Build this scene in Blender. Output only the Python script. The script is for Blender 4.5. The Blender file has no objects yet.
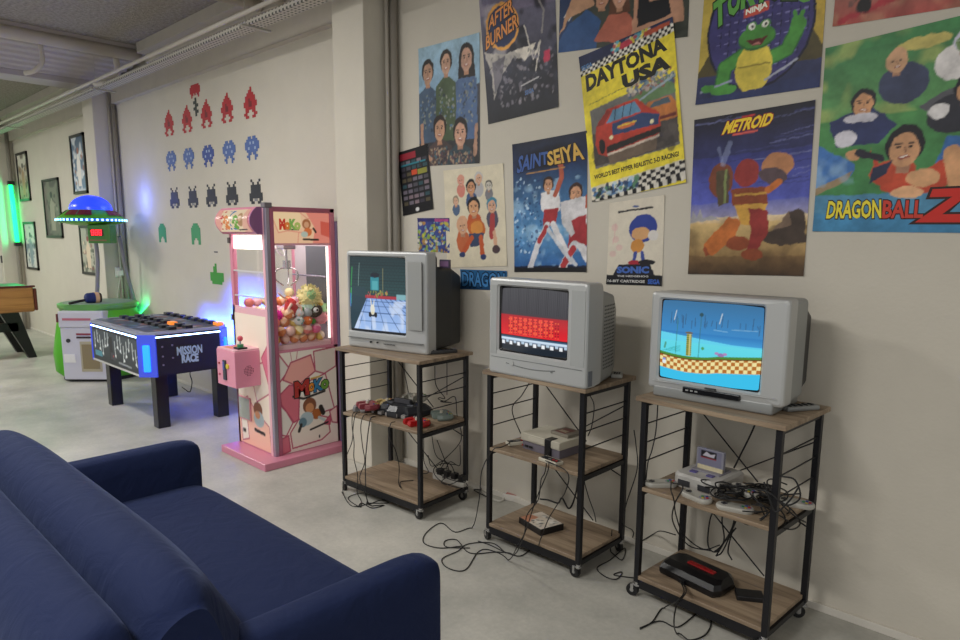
import bpy, bmesh, math, random
import numpy as np
from mathutils import Vector, Matrix, Euler
from math import sin, cos, pi, radians, hypot, atan2

random.seed(7)
rng = np.random.RandomState(5)
scene = bpy.context.scene
COL = scene.collection

# ------------------------------------------------------------------ camera
F_PX, CY, PITCH, ROLL, YAW, EYE = 680.183, 345.325, 0.159, 0.006, -0.763, 1.6
fw = Vector((sin(YAW)*cos(PITCH), cos(YAW)*cos(PITCH), -sin(PITCH)))
rt0 = Vector((cos(YAW), -sin(YAW), 0)); up0 = rt0.cross(fw)
rt = rt0*cos(ROLL)+up0*sin(ROLL); up = -rt0*sin(ROLL)+up0*cos(ROLL)
cam_d = bpy.data.cameras.new('camera'); cam = bpy.data.objects.new('camera', cam_d); COL.objects.link(cam)
cam.matrix_world = Matrix(((rt.x, up.x, -fw.x, 0), (rt.y, up.y, -fw.y, 0), (rt.z, up.z, -fw.z, EYE), (0, 0, 0, 1)))
cam_d.sensor_width = 36; cam_d.lens = F_PX/960*36; cam_d.shift_y = (CY-320)/960
cam_d.clip_start = .05; cam_d.clip_end = 60
scene.camera = cam

# ------------------------------------------------------------------ world, lights, exposure
w = bpy.data.worlds.new('world'); scene.world = w; w.use_nodes = True
w.node_tree.nodes['Background'].inputs[0].default_value = (.95, .95, .95, 1)
w.node_tree.nodes['Background'].inputs[1].default_value = .62
def area(name, loc, size, size_y, power, col=(1, .975, .94), target=None):
    l = bpy.data.lights.new(name, 'AREA'); l.shape = 'RECTANGLE'; l.size = size; l.size_y = size_y; l.energy = power; l.color = col
    o = bpy.data.objects.new(name, l); COL.objects.link(o); o.location = loc
    if target is not None: o.rotation_euler = (Vector(target)-Vector(loc)).to_track_quat('-Z', 'Y').to_euler()
    return o
area('ceiling_tube_light', (-4.8, .5, 3.36), 1.3, .30, 92)
area('ceiling_tube_light', (-1.9, -.9, 3.35), 1.3, .35, 98)
area('ceiling_tube_light', (-9.8, .0, 3.2), 1.3, .35, 105, (1, .985, .945))
area('ceiling_tube_light', (-12.3, .2, 3.3), 1.2, .35, 62, (.97, 1, .92))
area('ceiling_tube_light', (2.2, -1.5, 3.3), 1.3, .35, 50, (1, .96, .93))
scene.view_settings.view_transform = 'Standard'; scene.view_settings.look = 'None'
scene.view_settings.exposure = -0.1; scene.view_settings.gamma = 1; scene.view_settings.use_curve_mapping = False
scene.cycles.use_denoising = True
scene.cycles.max_bounces = 7
scene.cycles.sample_clamp_indirect = 4

def at(px, py, ax, val):
    """the point of the plane (axis ax = val) seen at a place in the photograph"""
    d = fw + rt*((px-480)/F_PX) - up*((py-CY)/F_PX)
    o = Vector((0, 0, EYE)); return o + d*((val-o[ax])/d[ax])

# ------------------------------------------------------------------ materials
def lin(h):
    if isinstance(h, str):
        h = h.lstrip('#'); h = [int(h[i:i+2], 16)/255 for i in (0, 2, 4)]
    return tuple((c/12.92 if c <= .04045 else ((c+.055)/1.055)**2.4) for c in h)
_mats = {}
def M(hexc, rough=.5, metal=0, emit=0, noise=0, nscale=20, bump=0, bscale=200, alpha=None, trans=0, spec=.5, name=None):
    key = (hexc, rough, metal, emit, noise, nscale, bump, bscale, alpha, trans, spec)
    if key in _mats: return _mats[key]
    m = bpy.data.materials.new(name or 'finish_%03d' % len(_mats)); m.use_nodes = True
    nt = m.node_tree; b = nt.nodes['Principled BSDF']; c = lin(hexc)
    b.inputs['Base Color'].default_value = (*c, 1); b.inputs['Roughness'].default_value = rough
    b.inputs['Metallic'].default_value = metal; b.inputs['Specular IOR Level'].default_value = spec
    if emit: b.inputs['Emission Color'].default_value = (*c, 1); b.inputs['Emission Strength'].default_value = emit
    if trans: b.inputs['Transmission Weight'].default_value = trans
    if alpha is not None: b.inputs['Alpha'].default_value = alpha
    if noise or bump:
        tc = nt.nodes.new('ShaderNodeTexCoord')
    if noise:
        n = nt.nodes.new('ShaderNodeTexNoise'); n.inputs['Scale'].default_value = nscale; n.inputs['Detail'].default_value = 6; n.inputs['Roughness'].default_value = .6
        nt.links.new(tc.outputs['Object'], n.inputs['Vector'])
        mr = nt.nodes.new('ShaderNodeMapRange'); mr.inputs['From Min'].default_value = .25; mr.inputs['From Max'].default_value = .75
        mr.inputs['To Min'].default_value = 1-noise; mr.inputs['To Max'].default_value = 1+noise
        nt.links.new(n.outputs['Fac'], mr.inputs['Value'])
        mx = nt.nodes.new('ShaderNodeVectorMath'); mx.operation = 'SCALE'; mx.inputs[0].default_value = c
        nt.links.new(mr.outputs[0], mx.inputs['Scale']); nt.links.new(mx.outputs[0], b.inputs['Base Color'])
    if bump:
        n2 = nt.nodes.new('ShaderNodeTexNoise'); n2.inputs['Scale'].default_value = bscale; n2.inputs['Detail'].default_value = 3
        nt.links.new(tc.outputs['Object'], n2.inputs['Vector'])
        bp_ = nt.nodes.new('ShaderNodeBump'); bp_.inputs['Strength'].default_value = bump; bp_.inputs['Distance'].default_value = .01
        nt.links.new(n2.outputs['Fac'], bp_.inputs['Height']); nt.links.new(bp_.outputs['Normal'], b.inputs['Normal'])
    _mats[key] = m
    return m
def wood_mat(name, dark, mid, light, axis=0, scale=1.0, rough=.5):
    """planks and grain that run along the object's axis"""
    m = bpy.data.materials.new(name); m.use_nodes = True; nt = m.node_tree; b = nt.nodes['Principled BSDF']
    tc = nt.nodes.new('ShaderNodeTexCoord'); mp = nt.nodes.new('ShaderNodeMapping')
    s = [26*scale]*3; s[axis] = 2.2*scale; mp.inputs['Scale'].default_value = s
    nt.links.new(tc.outputs['Object'], mp.inputs['Vector'])
    n = nt.nodes.new('ShaderNodeTexNoise'); n.inputs['Scale'].default_value = 1; n.inputs['Detail'].default_value = 8; n.inputs['Roughness'].default_value = .65; n.inputs['Distortion'].default_value = .6
    nt.links.new(mp.outputs[0], n.inputs['Vector'])
    cr = nt.nodes.new('ShaderNodeValToRGB'); e = cr.color_ramp.elements
    e[0].position = .3; e[0].color = (*lin(dark), 1); e[1].position = .72; e[1].color = (*lin(light), 1)
    k = e.new(.5); k.color = (*lin(mid), 1)
    nt.links.new(n.outputs['Fac'], cr.inputs[0]); nt.links.new(cr.outputs[0], b.inputs['Base Color'])
    b.inputs['Roughness'].default_value = rough
    return m
def print_mat(name, rough=.35, emit=0, spec=.5):
    """a printed or lit picture: its colours are stored on the mesh"""
    m = bpy.data.materials.new(name); m.use_nodes = True; nt = m.node_tree; b = nt.nodes['Principled BSDF']
    a = nt.nodes.new('ShaderNodeAttribute'); a.attribute_name = 'ink'
    if emit:
        nt.links.new(a.outputs['Color'], b.inputs['Emission Color']); b.inputs['Emission Strength'].default_value = emit
        b.inputs['Base Color'].default_value = (.01, .01, .012, 1)
    else: nt.links.new(a.outputs['Color'], b.inputs['Base Color'])
    b.inputs['Roughness'].default_value = rough; b.inputs['Specular IOR Level'].default_value = spec
    return m
PRINT = print_mat('printed_poster', .45, spec=.35)
PRINT_MATT = print_mat('printed_label', .5)
SCREEN = print_mat('lit_screen', .12, emit=1.0)
BACKLIT = print_mat('backlit_print', .3, emit=.75)

def glass_mat(name, tint='#ffffff', rough=.02, op=.08):
    m = bpy.data.materials.new(name); m.use_nodes = True; nt = m.node_tree
    for n in list(nt.nodes): nt.nodes.remove(n)
    o = nt.nodes.new('ShaderNodeOutputMaterial'); t = nt.nodes.new('ShaderNodeBsdfTransparent'); g = nt.nodes.new('ShaderNodeBsdfGlossy')
    g.inputs['Roughness'].default_value = rough; t.inputs[0].default_value = (*lin(tint), 1)
    mx = nt.nodes.new('ShaderNodeMixShader'); fr = nt.nodes.new('ShaderNodeLayerWeight'); fr.inputs[0].default_value = .5
    pw = nt.nodes.new('ShaderNodeMath'); pw.operation = 'POWER'; pw.inputs[1].default_value = 5
    ad = nt.nodes.new('ShaderNodeMath'); ad.operation = 'MULTIPLY_ADD'; ad.inputs[1].default_value = .6; ad.inputs[2].default_value = .03
    nt.links.new(fr.outputs['Facing'], pw.inputs[0]); nt.links.new(pw.outputs[0], ad.inputs[0]); nt.links.new(ad.outputs[0], mx.inputs[0])
    nt.links.new(t.outputs[0], mx.inputs[1]); nt.links.new(g.outputs[0], mx.inputs[2]); nt.links.new(mx.outputs[0], o.inputs[0])
    return m
GLASS = glass_mat('clear_glass')

# ------------------------------------------------------------------ mesh builder
def rotz(a): return Matrix.Rotation(a, 4, 'Z')
def T(x, y, z): return Matrix.Translation((x, y, z))
class MB:
    def __init__(self, X=None): self.v = []; self.f = []; self.m = []; self.s = []; self.mats = []; self.X = X or Matrix.Identity(4); self.c = None
    def mi(self, mat):
        if mat not in self.mats: self.mats.append(mat)
        return self.mats.index(mat)
    def add(self, vs, fs, mat, smooth=False, X=None):
        n = len(self.v); Y = self.X @ X if X is not None else self.X; k = self.mi(mat)
        self.v += [Y @ Vector(v) for v in vs]
        for f in fs: self.f.append([i+n for i in f]); self.m.append(k); self.s.append(smooth)
        return self
    def bm(self, b, mat, smooth=False, X=None):
        b.verts.index_update(); vs = [v.co.copy() for v in b.verts]; fs = [[v.index for v in f.verts] for f in b.faces]; b.free()
        return self.add(vs, fs, mat, smooth, X)
    def box(self, x0, x1, y0, y1, z0, z1, mat, bev=0, seg=2, X=None, smooth=None):
        if bev <= 0:
            vs = [(x0, y0, z0), (x1, y0, z0), (x1, y1, z0), (x0, y1, z0), (x0, y0, z1), (x1, y0, z1), (x1, y1, z1), (x0, y1, z1)]
            return self.add(vs, [(0, 3, 2, 1), (4, 5, 6, 7), (0, 1, 5, 4), (1, 2, 6, 5), (2, 3, 7, 6), (3, 0, 4, 7)], mat, False, X)
        b = bmesh.new(); bmesh.ops.create_cube(b, size=1)
        for v in b.verts: v.co = Vector(((x0+x1)/2+v.co.x*(x1-x0), (y0+y1)/2+v.co.y*(y1-y0), (z0+z1)/2+v.co.z*(z1-z0)))
        bmesh.ops.bevel(b, geom=b.edges[:], offset=bev, segments=seg, affect='EDGES', profile=.5)
        return self.bm(b, mat, (seg > 2) if smooth is None else smooth, X)
    def cyl(self, p0, p1, r, mat, seg=12, r1=None, cap=True, smooth=True, X=None):
        p0 = Vector(p0); p1 = Vector(p1); r1 = r if r1 is None else r1
        q = (p1-p0).to_track_quat('Z', 'Y'); vs = []
        for p, R in ((p0, r), (p1, r1)):
            for i in range(seg): vs.append(p+q @ Vector((R*cos(2*pi*i/seg), R*sin(2*pi*i/seg), 0)))
        self.add(vs, [(i, (i+1) % seg, seg+(i+1) % seg, seg+i) for i in range(seg)], mat, smooth, X)
        if cap: self.add(vs, [tuple(range(seg))[::-1], tuple(range(seg, 2*seg))], mat, False, X)
        return self
    def lathe(self, prof, mat, seg=24, X=None, smooth=True):
        vs = []; fs = []
        for r, z in prof:
            for i in range(seg): vs.append((r*cos(2*pi*i/seg), r*sin(2*pi*i/seg), z))
        for j in range(len(prof)-1):
            for i in range(seg): fs.append((j*seg+i, j*seg+(i+1) % seg, (j+1)*seg+(i+1) % seg, (j+1)*seg+i))
        return self.add(vs, fs, mat, smooth, X)
    def ball(self, c, r, mat, u=14, v=8, X=None, sc=(1, 1, 1)):
        b = bmesh.new(); bmesh.ops.create_uvsphere(b, u_segments=u, v_segments=v, radius=r)
        for q in b.verts: q.co = Vector((q.co.x*sc[0], q.co.y*sc[1], q.co.z*sc[2]))+Vector(c)
        return self.bm(b, mat, True, X)
    def tube(self, pts, r, mat, seg=6, sub=6, X=None):
        P = spline(pts, sub); n = len(P); vs = []; fs = []
        t = (P[1]-P[0]).normalized(); nrm = t.orthogonal().normalized()
        for i, p in enumerate(P):
            t = (P[min(i+1, n-1)]-P[max(i-1, 0)])
            if t.length < 1e-9: t = Vector((0, 0, 1))
            t.normalize(); nrm = nrm-t*nrm.dot(t)
            if nrm.length < 1e-6: nrm = t.orthogonal()
            nrm.normalize(); bn = t.cross(nrm)
            for k in range(seg): a = 2*pi*k/seg; vs.append(p+(nrm*cos(a)+bn*sin(a))*r)
        for i in range(n-1):
            for k in range(seg): fs.append((i*seg+k, i*seg+(k+1) % seg, (i+1)*seg+(k+1) % seg, (i+1)*seg+k))
        fs += [tuple(range(seg))[::-1], tuple(range((n-1)*seg, n*seg))]
        return self.add(vs, fs, mat, True, X)
    def loft(self, rings, mat, smooth=True, cap0=True, cap1=True, X=None):
        n = len(rings[0]); vs = [v for r_ in rings for v in r_]; fs = []
        for j in range(len(rings)-1):
            for i in range(n): fs.append((j*n+i, j*n+(i+1) % n, (j+1)*n+(i+1) % n, (j+1)*n+i))
        self.add(vs, fs, mat, smooth, X)
        if cap0: self.add(rings[0], [tuple(range(n))[::-1]], mat, False, X)
        if cap1: self.add(rings[-1], [tuple(range(n))], mat, False, X)
        return self
    def prism(self, poly, z0, z1, mat, X=None, smooth=False):
        """2-D outline in x, y raised from z0 to z1"""
        return self.loft([[(x, y, z0) for x, y in poly], [(x, y, z1) for x, y in poly]], mat, smooth, X=X)
    def build(self, name, parent=None, loc=None, rz=0, auto=False):
        me = bpy.data.meshes.new(name); me.from_pydata([tuple(v) for v in self.v], [], self.f)
        for m in self.mats: me.materials.append(m)
        me.polygons.foreach_set('material_index', self.m); me.polygons.foreach_set('use_smooth', self.s)
        me.update()
        b = bmesh.new(); b.from_mesh(me)
        bmesh.ops.recalc_face_normals(b, faces=b.faces[:]) if len(b.faces) < 20000 and not auto else None
        b.to_mesh(me); b.free()
        o = bpy.data.objects.new(name, me); COL.objects.link(o)
        if parent is not None: o.parent = parent
        if loc is not None: o.location = loc
        o.rotation_euler.z = rz
        return o
def spline(pts, sub=6):
    P = [Vector(p) for p in pts]
    if len(P) < 3 or sub < 2: return P
    out = []; Q = [P[0]*2-P[1]]+P+[P[-1]*2-P[-2]]
    for i in range(1, len(Q)-2):
        a, b, c, d = Q[i-1:i+3]
        for k in range(sub):
            t = k/sub
            out.append(.5*((2*b)+(c-a)*t+(2*a-5*b+4*c-d)*t*t+(3*b-a-3*c+d)*t**3))
    out.append(P[-1]); return out
def rrect(x0, x1, z0, z1, r, n=5):
    """rounded rectangle outline, counter-clockwise"""
    pts = []
    for cx, cz, a0 in ((x1-r, z1-r, 0), (x0+r, z1-r, pi/2), (x0+r, z0+r, pi), (x1-r, z0+r, 1.5*pi)):
        for k in range(n+1): a = a0+pi/2*k/n; pts.append((cx+r*cos(a), cz+r*sin(a)))
    return pts
def tag(o, label, cat, group=None, kind=None):
    o['label'] = label; o['category'] = cat
    if group: o['group'] = group
    if kind: o['kind'] = kind
    return o
def thing(name, label, cat, loc=(0, 0, 0), rz=0, group=None):
    o = bpy.data.objects.new(name, None); COL.objects.link(o); o.location = loc; o.rotation_euler = (0, 0, rz)
    o.empty_display_size = .1
    return tag(o, label, cat, group)
def struct(o): o['kind'] = 'structure'; return o
def inv_of(o): return (Matrix.Translation(o.location) @ o.rotation_euler.to_matrix().to_4x4() @ Matrix.Diagonal((*o.scale, 1))).inverted()

# ------------------------------------------------------------------ painter for printed and lit pictures
class Cv:
    def __init__(s, w, h, base='#ffffff', ss=2):
        s.w, s.h, s.ss = w, h, ss; W, H = w*ss, h*ss
        s.a = np.ones((H, W, 3))*np.array(lin(base))
        s.U, s.V = np.meshgrid((np.arange(W)+.5)/W, (np.arange(H)+.5)/H)   # V up
        s.asp = w/h
    def put(s, mask, col, al=1):
        c = np.array(lin(col)) if isinstance(col, str) else np.array(col)
        m = (mask*al)[..., None]; s.a = s.a*(1-m)+c*m
    def rect(s, u0, v0, u1, v1, col, al=1): s.put(((s.U >= u0) & (s.U <= u1) & (s.V >= v0) & (s.V <= v1)).astype(float), col, al)
    def ell(s, cu, cv, ru, rv, col, rot=0, al=1, soft=0):
        x = (s.U-cu); y = (s.V-cv)/s.asp; c_, s_ = cos(rot), sin(rot)
        d = ((x*c_+y*s_)/ru)**2+((-x*s_+y*c_)/(rv/s.asp))**2
        s.put(np.clip((1-d)/soft, 0, 1) if soft else (d <= 1).astype(float), col, al)
    def poly(s, pts, col, al=1):
        ins = np.zeros(s.U.shape, bool); n = len(pts)
        for i in range(n):
            (x1, y1), (x2, y2) = pts[i], pts[(i+1) % n]
            if y1 == y2: continue
            c = ((s.V >= min(y1, y2)) & (s.V < max(y1, y2)) & (s.U < (x2-x1)*(s.V-y1)/(y2-y1)+x1)); ins ^= c
        s.put(ins.astype(float), col, al)
    def line(s, pts, wd, col, al=1):
        for (x1, y1), (x2, y2) in zip(pts[:-1], pts[1:]):
            a = np.array([x1, y1/s.asp]); b = np.array([x2, y2/s.asp]); d = b-a; L = max(d@d, 1e-9)
            t = np.clip(((s.U-a[0])*d[0]+(s.V/s.asp-a[1])*d[1])/L, 0, 1)
            q = np.hypot(s.U-a[0]-t*d[0], s.V/s.asp-a[1]-t*d[1]); s.put((q <= wd/2).astype(float), col, al)
    def grad(s, v0, c0, v1, c1, u0=0, u1=1, al=1):
        t = np.clip((s.V-v0)/(v1-v0), 0, 1)[..., None]; c = np.array(lin(c0))*(1-t)+np.array(lin(c1))*t
        m = ((s.V >= min(v0, v1)) & (s.V <= max(v0, v1)) & (s.U >= u0) & (s.U <= u1))[..., None]*al
        s.a = s.a*(1-m)+c*m
    def cnoise(s, n, m_, seed=0, asp=None):
        r = np.random.RandomState(seed); g = r.rand(m_+1, n+1)
        x = s.U*n; y = s.V*m_; xi = np.minimum(x.astype(int), n-1); yi = np.minimum(y.astype(int), m_-1); fx = x-xi; fy = y-yi
        fx = fx*fx*(3-2*fx); fy = fy*fy*(3-2*fy)
        return (g[yi, xi]*(1-fx)+g[yi, xi+1]*fx)*(1-fy)+(g[yi+1, xi]*(1-fx)+g[yi+1, xi+1]*fx)*fy
    def clouds(s, n, m_, col, thr=.5, al=.8, seed=0, box=None):
        k = .6*s.cnoise(n, m_, seed)+.4*s.cnoise(n*2, m_*2, seed+1); m = np.clip((k-thr)*6, 0, 1)
        if box: m = m*((s.U >= box[0]) & (s.V >= box[1]) & (s.U <= box[2]) & (s.V <= box[3]))
        s.put(m, col, al)
    def checks(s, quad, nu, nv, c0, c1):
        """chequered band on a parallelogram: corner, u edge, v edge"""
        o, e, g = [np.array(q, float) for q in quad]; A = np.linalg.inv(np.array([e-o, g-o]).T)
        x = A[0, 0]*(s.U-o[0])+A[0, 1]*(s.V-o[1]); y = A[1, 0]*(s.U-o[0])+A[1, 1]*(s.V-o[1])
        ins = (x >= 0) & (x < 1) & (y >= 0) & (y < 1); k = ((np.floor(x*nu)+np.floor(y*nv)) % 2 == 0)
        s.put((ins & k).astype(float), c0); s.put((ins & ~k).astype(float), c1)
    def speckle(s, box, cols, n, r0, r1, seed=1, al=.8):
        q = np.random.RandomState(seed)
        for _ in range(n):
            s.ell(q.uniform(box[0], box[2]), q.uniform(box[1], box[3]), q.uniform(r0, r1), q.uniform(r0, r1)*s.asp, cols[q.randint(len(cols))], q.uniform(0, 3), al)
    def warp(s, n=26, amt=.008, seed=1, tone=1.0):
        """uneven hand-drawn outlines and tones"""
        H, W = s.U.shape; m_ = int(n/s.asp)
        du = (s.cnoise(n, m_, seed)-.5)*2*amt*W; dv = (s.cnoise(n, m_, seed+7)-.5)*2*amt*W
        jj, ii = np.mgrid[0:H, 0:W]; s.a = s.a[np.clip(jj+dv, 0, H-1).astype(int), np.clip(ii+du, 0, W-1).astype(int)]
        k = .5*s.cnoise(9, int(9/s.asp), seed+3)+.3*s.cnoise(24, int(24/s.asp), seed+4)+.2*s.cnoise(60, int(60/s.asp), seed+5)
        s.a = s.a*(1+tone*.76*(k-.5))[..., None]
    def grain(s, k=.06, seed=3):
        q = np.random.RandomState(seed); s.a = s.a*(1+k*(q.rand(*s.U.shape)[..., None]-.5)*2)
    def out(s, gain=1):
        k = s.ss; a = s.a.reshape(s.h, k, s.w, k, 3).mean((1, 3)); return np.clip(a*gain, 0, 1)
    def face(s, cu, cv, r, skin='#c99a7c', hair='#2b2320', long=False, tilt=0, beard=False):
        """a plain portrait head"""
        A = s.asp
        s.ell(cu, cv+r*.25*A, r*1.12, r*1.35*A, hair, tilt)
        if long: s.poly([(cu-r*1.15, cv+r*.6*A), (cu+r*1.15, cv+r*.6*A), (cu+r*1.35, cv-r*1.9*A), (cu-r*1.35, cv-r*1.9*A)], hair)
        s.rect(cu-r*.38, cv-r*1.6*A, cu+r*.38, cv-r*.6*A, '#a87c62')
        s.ell(cu, cv-r*.1*A, r*.85, r*1.15*A, skin, tilt)
        s.ell(cu-r*.35, cv+r*.12*A, r*.15, r*.1*A, '#2a1c18'); s.ell(cu+r*.35, cv+r*.12*A, r*.15, r*.1*A, '#2a1c18')
        s.line([(cu-r*.55, cv+r*.34*A), (cu-r*.2, cv+r*.36*A)], r*.1, hair); s.line([(cu+r*.2, cv+r*.36*A), (cu+r*.55, cv+r*.34*A)], r*.1, hair)
        s.line([(cu, cv+r*.1*A), (cu+r*.08, cv-r*.25*A)], r*.09, '#8d5f49')
        s.ell(cu, cv-r*.58*A, r*.34, r*.13*A, '#8f3f3a'); s.ell(cu, cv-r*.55*A, r*.24, r*.06*A, '#e8ddd2')
        if beard: s.line([(cu-r*.3, cv-r*.42*A), (cu+r*.3, cv-r*.42*A)], r*.14, hair)

def text_polys(txt, bold=.02, spacing=1.0):
    c = bpy.data.curves.new('lettering', 'FONT'); c.body = txt; c.offset = bold; c.resolution_u = 2; c.space_character = spacing; c.align_x = 'LEFT'
    o = bpy.data.objects.new('lettering', c); COL.objects.link(o)
    dg = bpy.context.evaluated_depsgraph_get(); me = o.evaluated_get(dg).to_mesh()
    vs = np.array([v.co[:2] for v in me.vertices]); fs = [list(p.vertices) for p in me.polygons]
    o.evaluated_get(dg).to_mesh_clear(); bpy.data.objects.remove(o); bpy.data.curves.remove(c)
    return vs, fs
_tx = {}
def text_norm(txt, bold=.02, spacing=1.0):
    k = (txt, bold, spacing)
    if k not in _tx:
        vs, fs = text_polys(txt, 0, spacing); lo, hi = vs.min(0), vs.max(0)
        vb, fb = (vs, fs) if bold == 0 else text_polys(txt, bold, spacing)
        _tx[k] = ((vb-lo)/(hi-lo), fb)
    return _tx[k]
class Picture:
    """a canvas turned into a mesh: a coloured grid plus lettering just above it"""
    def __init__(s, cv, gain=1.0):
        s.cv = cv; s.gain = gain; s.letters = []
    def text(s, txt, quad, col, bold=.02, spacing=1.0, lift=1):
        """quad: u,v of bottom-left, bottom-right, top-right, top-left"""
        s.letters.append((txt, [np.array(q, float) for q in quad], col, bold, spacing, lift)); return s
    def line(s, txt, u0, v0, u1, v1, col, bold=.02, tilt=0, spacing=1.0, lift=1):
        return s.text(txt, [(u0, v0), (u1, v0+tilt), (u1, v1+tilt), (u0, v1)], col, bold, spacing, lift)
    def build(s, name, mapf, mat=None, parent=None, loc=None, rz=0, step=.0006, thick=0, clip=True, nx=None, ny=None):
        """mapf(u, v, lift) -> point"""
        c = s.cv; img = c.out(s.gain); nx = c.w; ny = c.h
        us = np.arange(nx+1)/nx; vs_ = np.arange(ny+1)/ny
        pad = np.pad(img, ((0, 1), (0, 1), (0, 0)), 'edge')
        V = [mapf(u, v, 0) for v in vs_ for u in us]; C = [tuple(pad[j, i]) for j in range(ny+1) for i in range(nx+1)]
        Fs = [(j*(nx+1)+i, j*(nx+1)+i+1, (j+1)*(nx+1)+i+1, (j+1)*(nx+1)+i) for j in range(ny) for i in range(nx)]
        if thick:
            ring = [i for i in range(nx+1)]+[j*(nx+1)+nx for j in range(1, ny+1)]+[ny*(nx+1)+i for i in range(nx-1, -1, -1)]+[j*(nx+1) for j in range(ny-1, 0, -1)]
            uv = [((k % (nx+1))/nx, (k//(nx+1))/ny) for k in ring]; base = len(V)
            V += [mapf(u, v, -thick) for u, v in uv]; C += [(.6, .6, .58)]*len(uv); L = len(uv)
            Fs += [(ring[i], base+i, base+(i+1) % L, ring[(i+1) % L]) for i in range(L)]
        for txt, q, col, bold, sp, lift in s.letters:
            vt, ft = text_norm(txt, bold, sp); base = len(V); cl = tuple(min(1, x*s.gain) for x in lin(col))
            for x, y in vt:
                p = q[0]*(1-x)*(1-y)+q[1]*x*(1-y)+q[2]*x*y+q[3]*(1-x)*y
                if clip: p = np.clip(p, .002, .998)
                V.append(mapf(p[0], p[1], step*lift)); C.append(cl)
            Fs += [tuple(i+base for i in f) for f in ft]
        me = bpy.data.meshes.new(name); me.from_pydata([tuple(v) for v in V], [], Fs)
        at_ = me.color_attributes.new('ink', 'FLOAT_COLOR', 'POINT')
        at_.data.foreach_set('color', np.hstack([np.array(C), np.ones((len(C), 1))]).astype(np.float32).ravel())
        me.materials.append(mat or PRINT)
        o = bpy.data.objects.new(name, me); COL.objects.link(o)
        if parent is not None: o.parent = parent
        if loc is not None: o.location = loc
        o.rotation_euler.z = rz
        return o

# ------------------------------------------------------------------ the room
YW = 3.012; XE = -13.65; ZC = 3.5; XR = 4.2; YB = -4.5
WALL = M('#d0cabc', .85, noise=.035, nscale=3, bump=.15, bscale=60, name='painted_wall')
WALL_DIM = M('#bdb6a9', .85, noise=.04, nscale=3, name='shaded_column_side')  # wall paint with shade mixed into its colour for column sides, not applied
TRIMW = M('#d8d3c8', .7, name='baseboard_paint')
def floor_mat():
    m = bpy.data.materials.new('polished_concrete'); m.use_nodes = True; nt = m.node_tree; b = nt.nodes['Principled BSDF']
    tc = nt.nodes.new('ShaderNodeTexCoord')
    n = nt.nodes.new('ShaderNodeTexNoise'); n.inputs['Scale'].default_value = 1.6; n.inputs['Detail'].default_value = 9; n.inputs['Roughness'].default_value = .62
    n2 = nt.nodes.new('ShaderNodeTexNoise'); n2.inputs['Scale'].default_value = 38; n2.inputs['Detail'].default_value = 5; n2.inputs['Roughness'].default_value = .75
    nt.links.new(tc.outputs['Object'], n.inputs[0]); nt.links.new(tc.outputs['Object'], n2.inputs[0])
    cr = nt.nodes.new('ShaderNodeValToRGB'); e = cr.color_ramp.elements
    e[0].position = .32; e[0].color = (*lin('#9c9c95'), 1); e[1].position = .68; e[1].color = (*lin('#c8c5bb'), 1)
    nt.links.new(n.outputs['Fac'], cr.inputs[0])
    mr = nt.nodes.new('ShaderNodeMapRange'); mr.inputs[1].default_value = .3; mr.inputs[2].default_value = .7; mr.inputs[3].default_value = .9; mr.inputs[4].default_value = 1.08
    nt.links.new(n2.outputs['Fac'], mr.inputs[0])
    vm = nt.nodes.new('ShaderNodeVectorMath'); vm.operation = 'SCALE'; nt.links.new(cr.outputs[0], vm.inputs[0]); nt.links.new(mr.outputs[0], vm.inputs['Scale'])
    nt.links.new(vm.outputs[0], b.inputs['Base Color'])
    mr2 = nt.nodes.new('ShaderNodeMapRange'); mr2.inputs[3].default_value = .3; mr2.inputs[4].default_value = .55
    nt.links.new(n.outputs['Fac'], mr2.inputs[0]); nt.links.new(mr2.outputs[0], b.inputs['Roughness'])
    return m
FLOOR = floor_mat()
def ceil_mat():
    m = M('#9a948b', .95, noise=.42, nscale=34, bump=.8, bscale=90, name='wood_wool_panel'); return m
CEIL = ceil_mat()
CONC = M('#bdb6aa', .8, noise=.05, nscale=6, name='painted_concrete')
struct(MB().box(XE-.2, XR, YB, YW+.2, -.1, 0, FLOOR).build('floor'))
struct(MB().box(XE-.2, XR, YW, YW+.2, 0, 4.0, WALL).build('wall_back'))
struct(MB().box(XE-.2, XE, YB, YW, 0, 4.0, M('#d6d6cc', .85, name='painted_end_wall')).build('wall_left'))
struct(MB().box(XE-.2, XR, YB, YW+.2, ZC, ZC+.15, CEIL).build('ceiling'))
# skirting
struct(MB().box(-3.68, XR, YW-.014, YW, 0, .035, TRIMW, .003).build('baseboard_back'))
struct(MB().box(-8.78, -4.03, YW-.012, YW, 0, .03, TRIMW, .003).build('baseboard_middle'))
struct(MB().box(XE, -9.13, YW-.012, YW, 0, .03, TRIMW, .003).build('baseboard_far'))
# columns
for i, (x0, x1) in enumerate(((-4.025, -3.685), (-9.13, -8.78), (-13.65, -13.5))):
    struct(MB().box(x0, x1, 2.77 if i < 2 else 2.72, YW, 0, 3.3, WALL, .006).build('trim_%d' % (i+1)))
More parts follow.
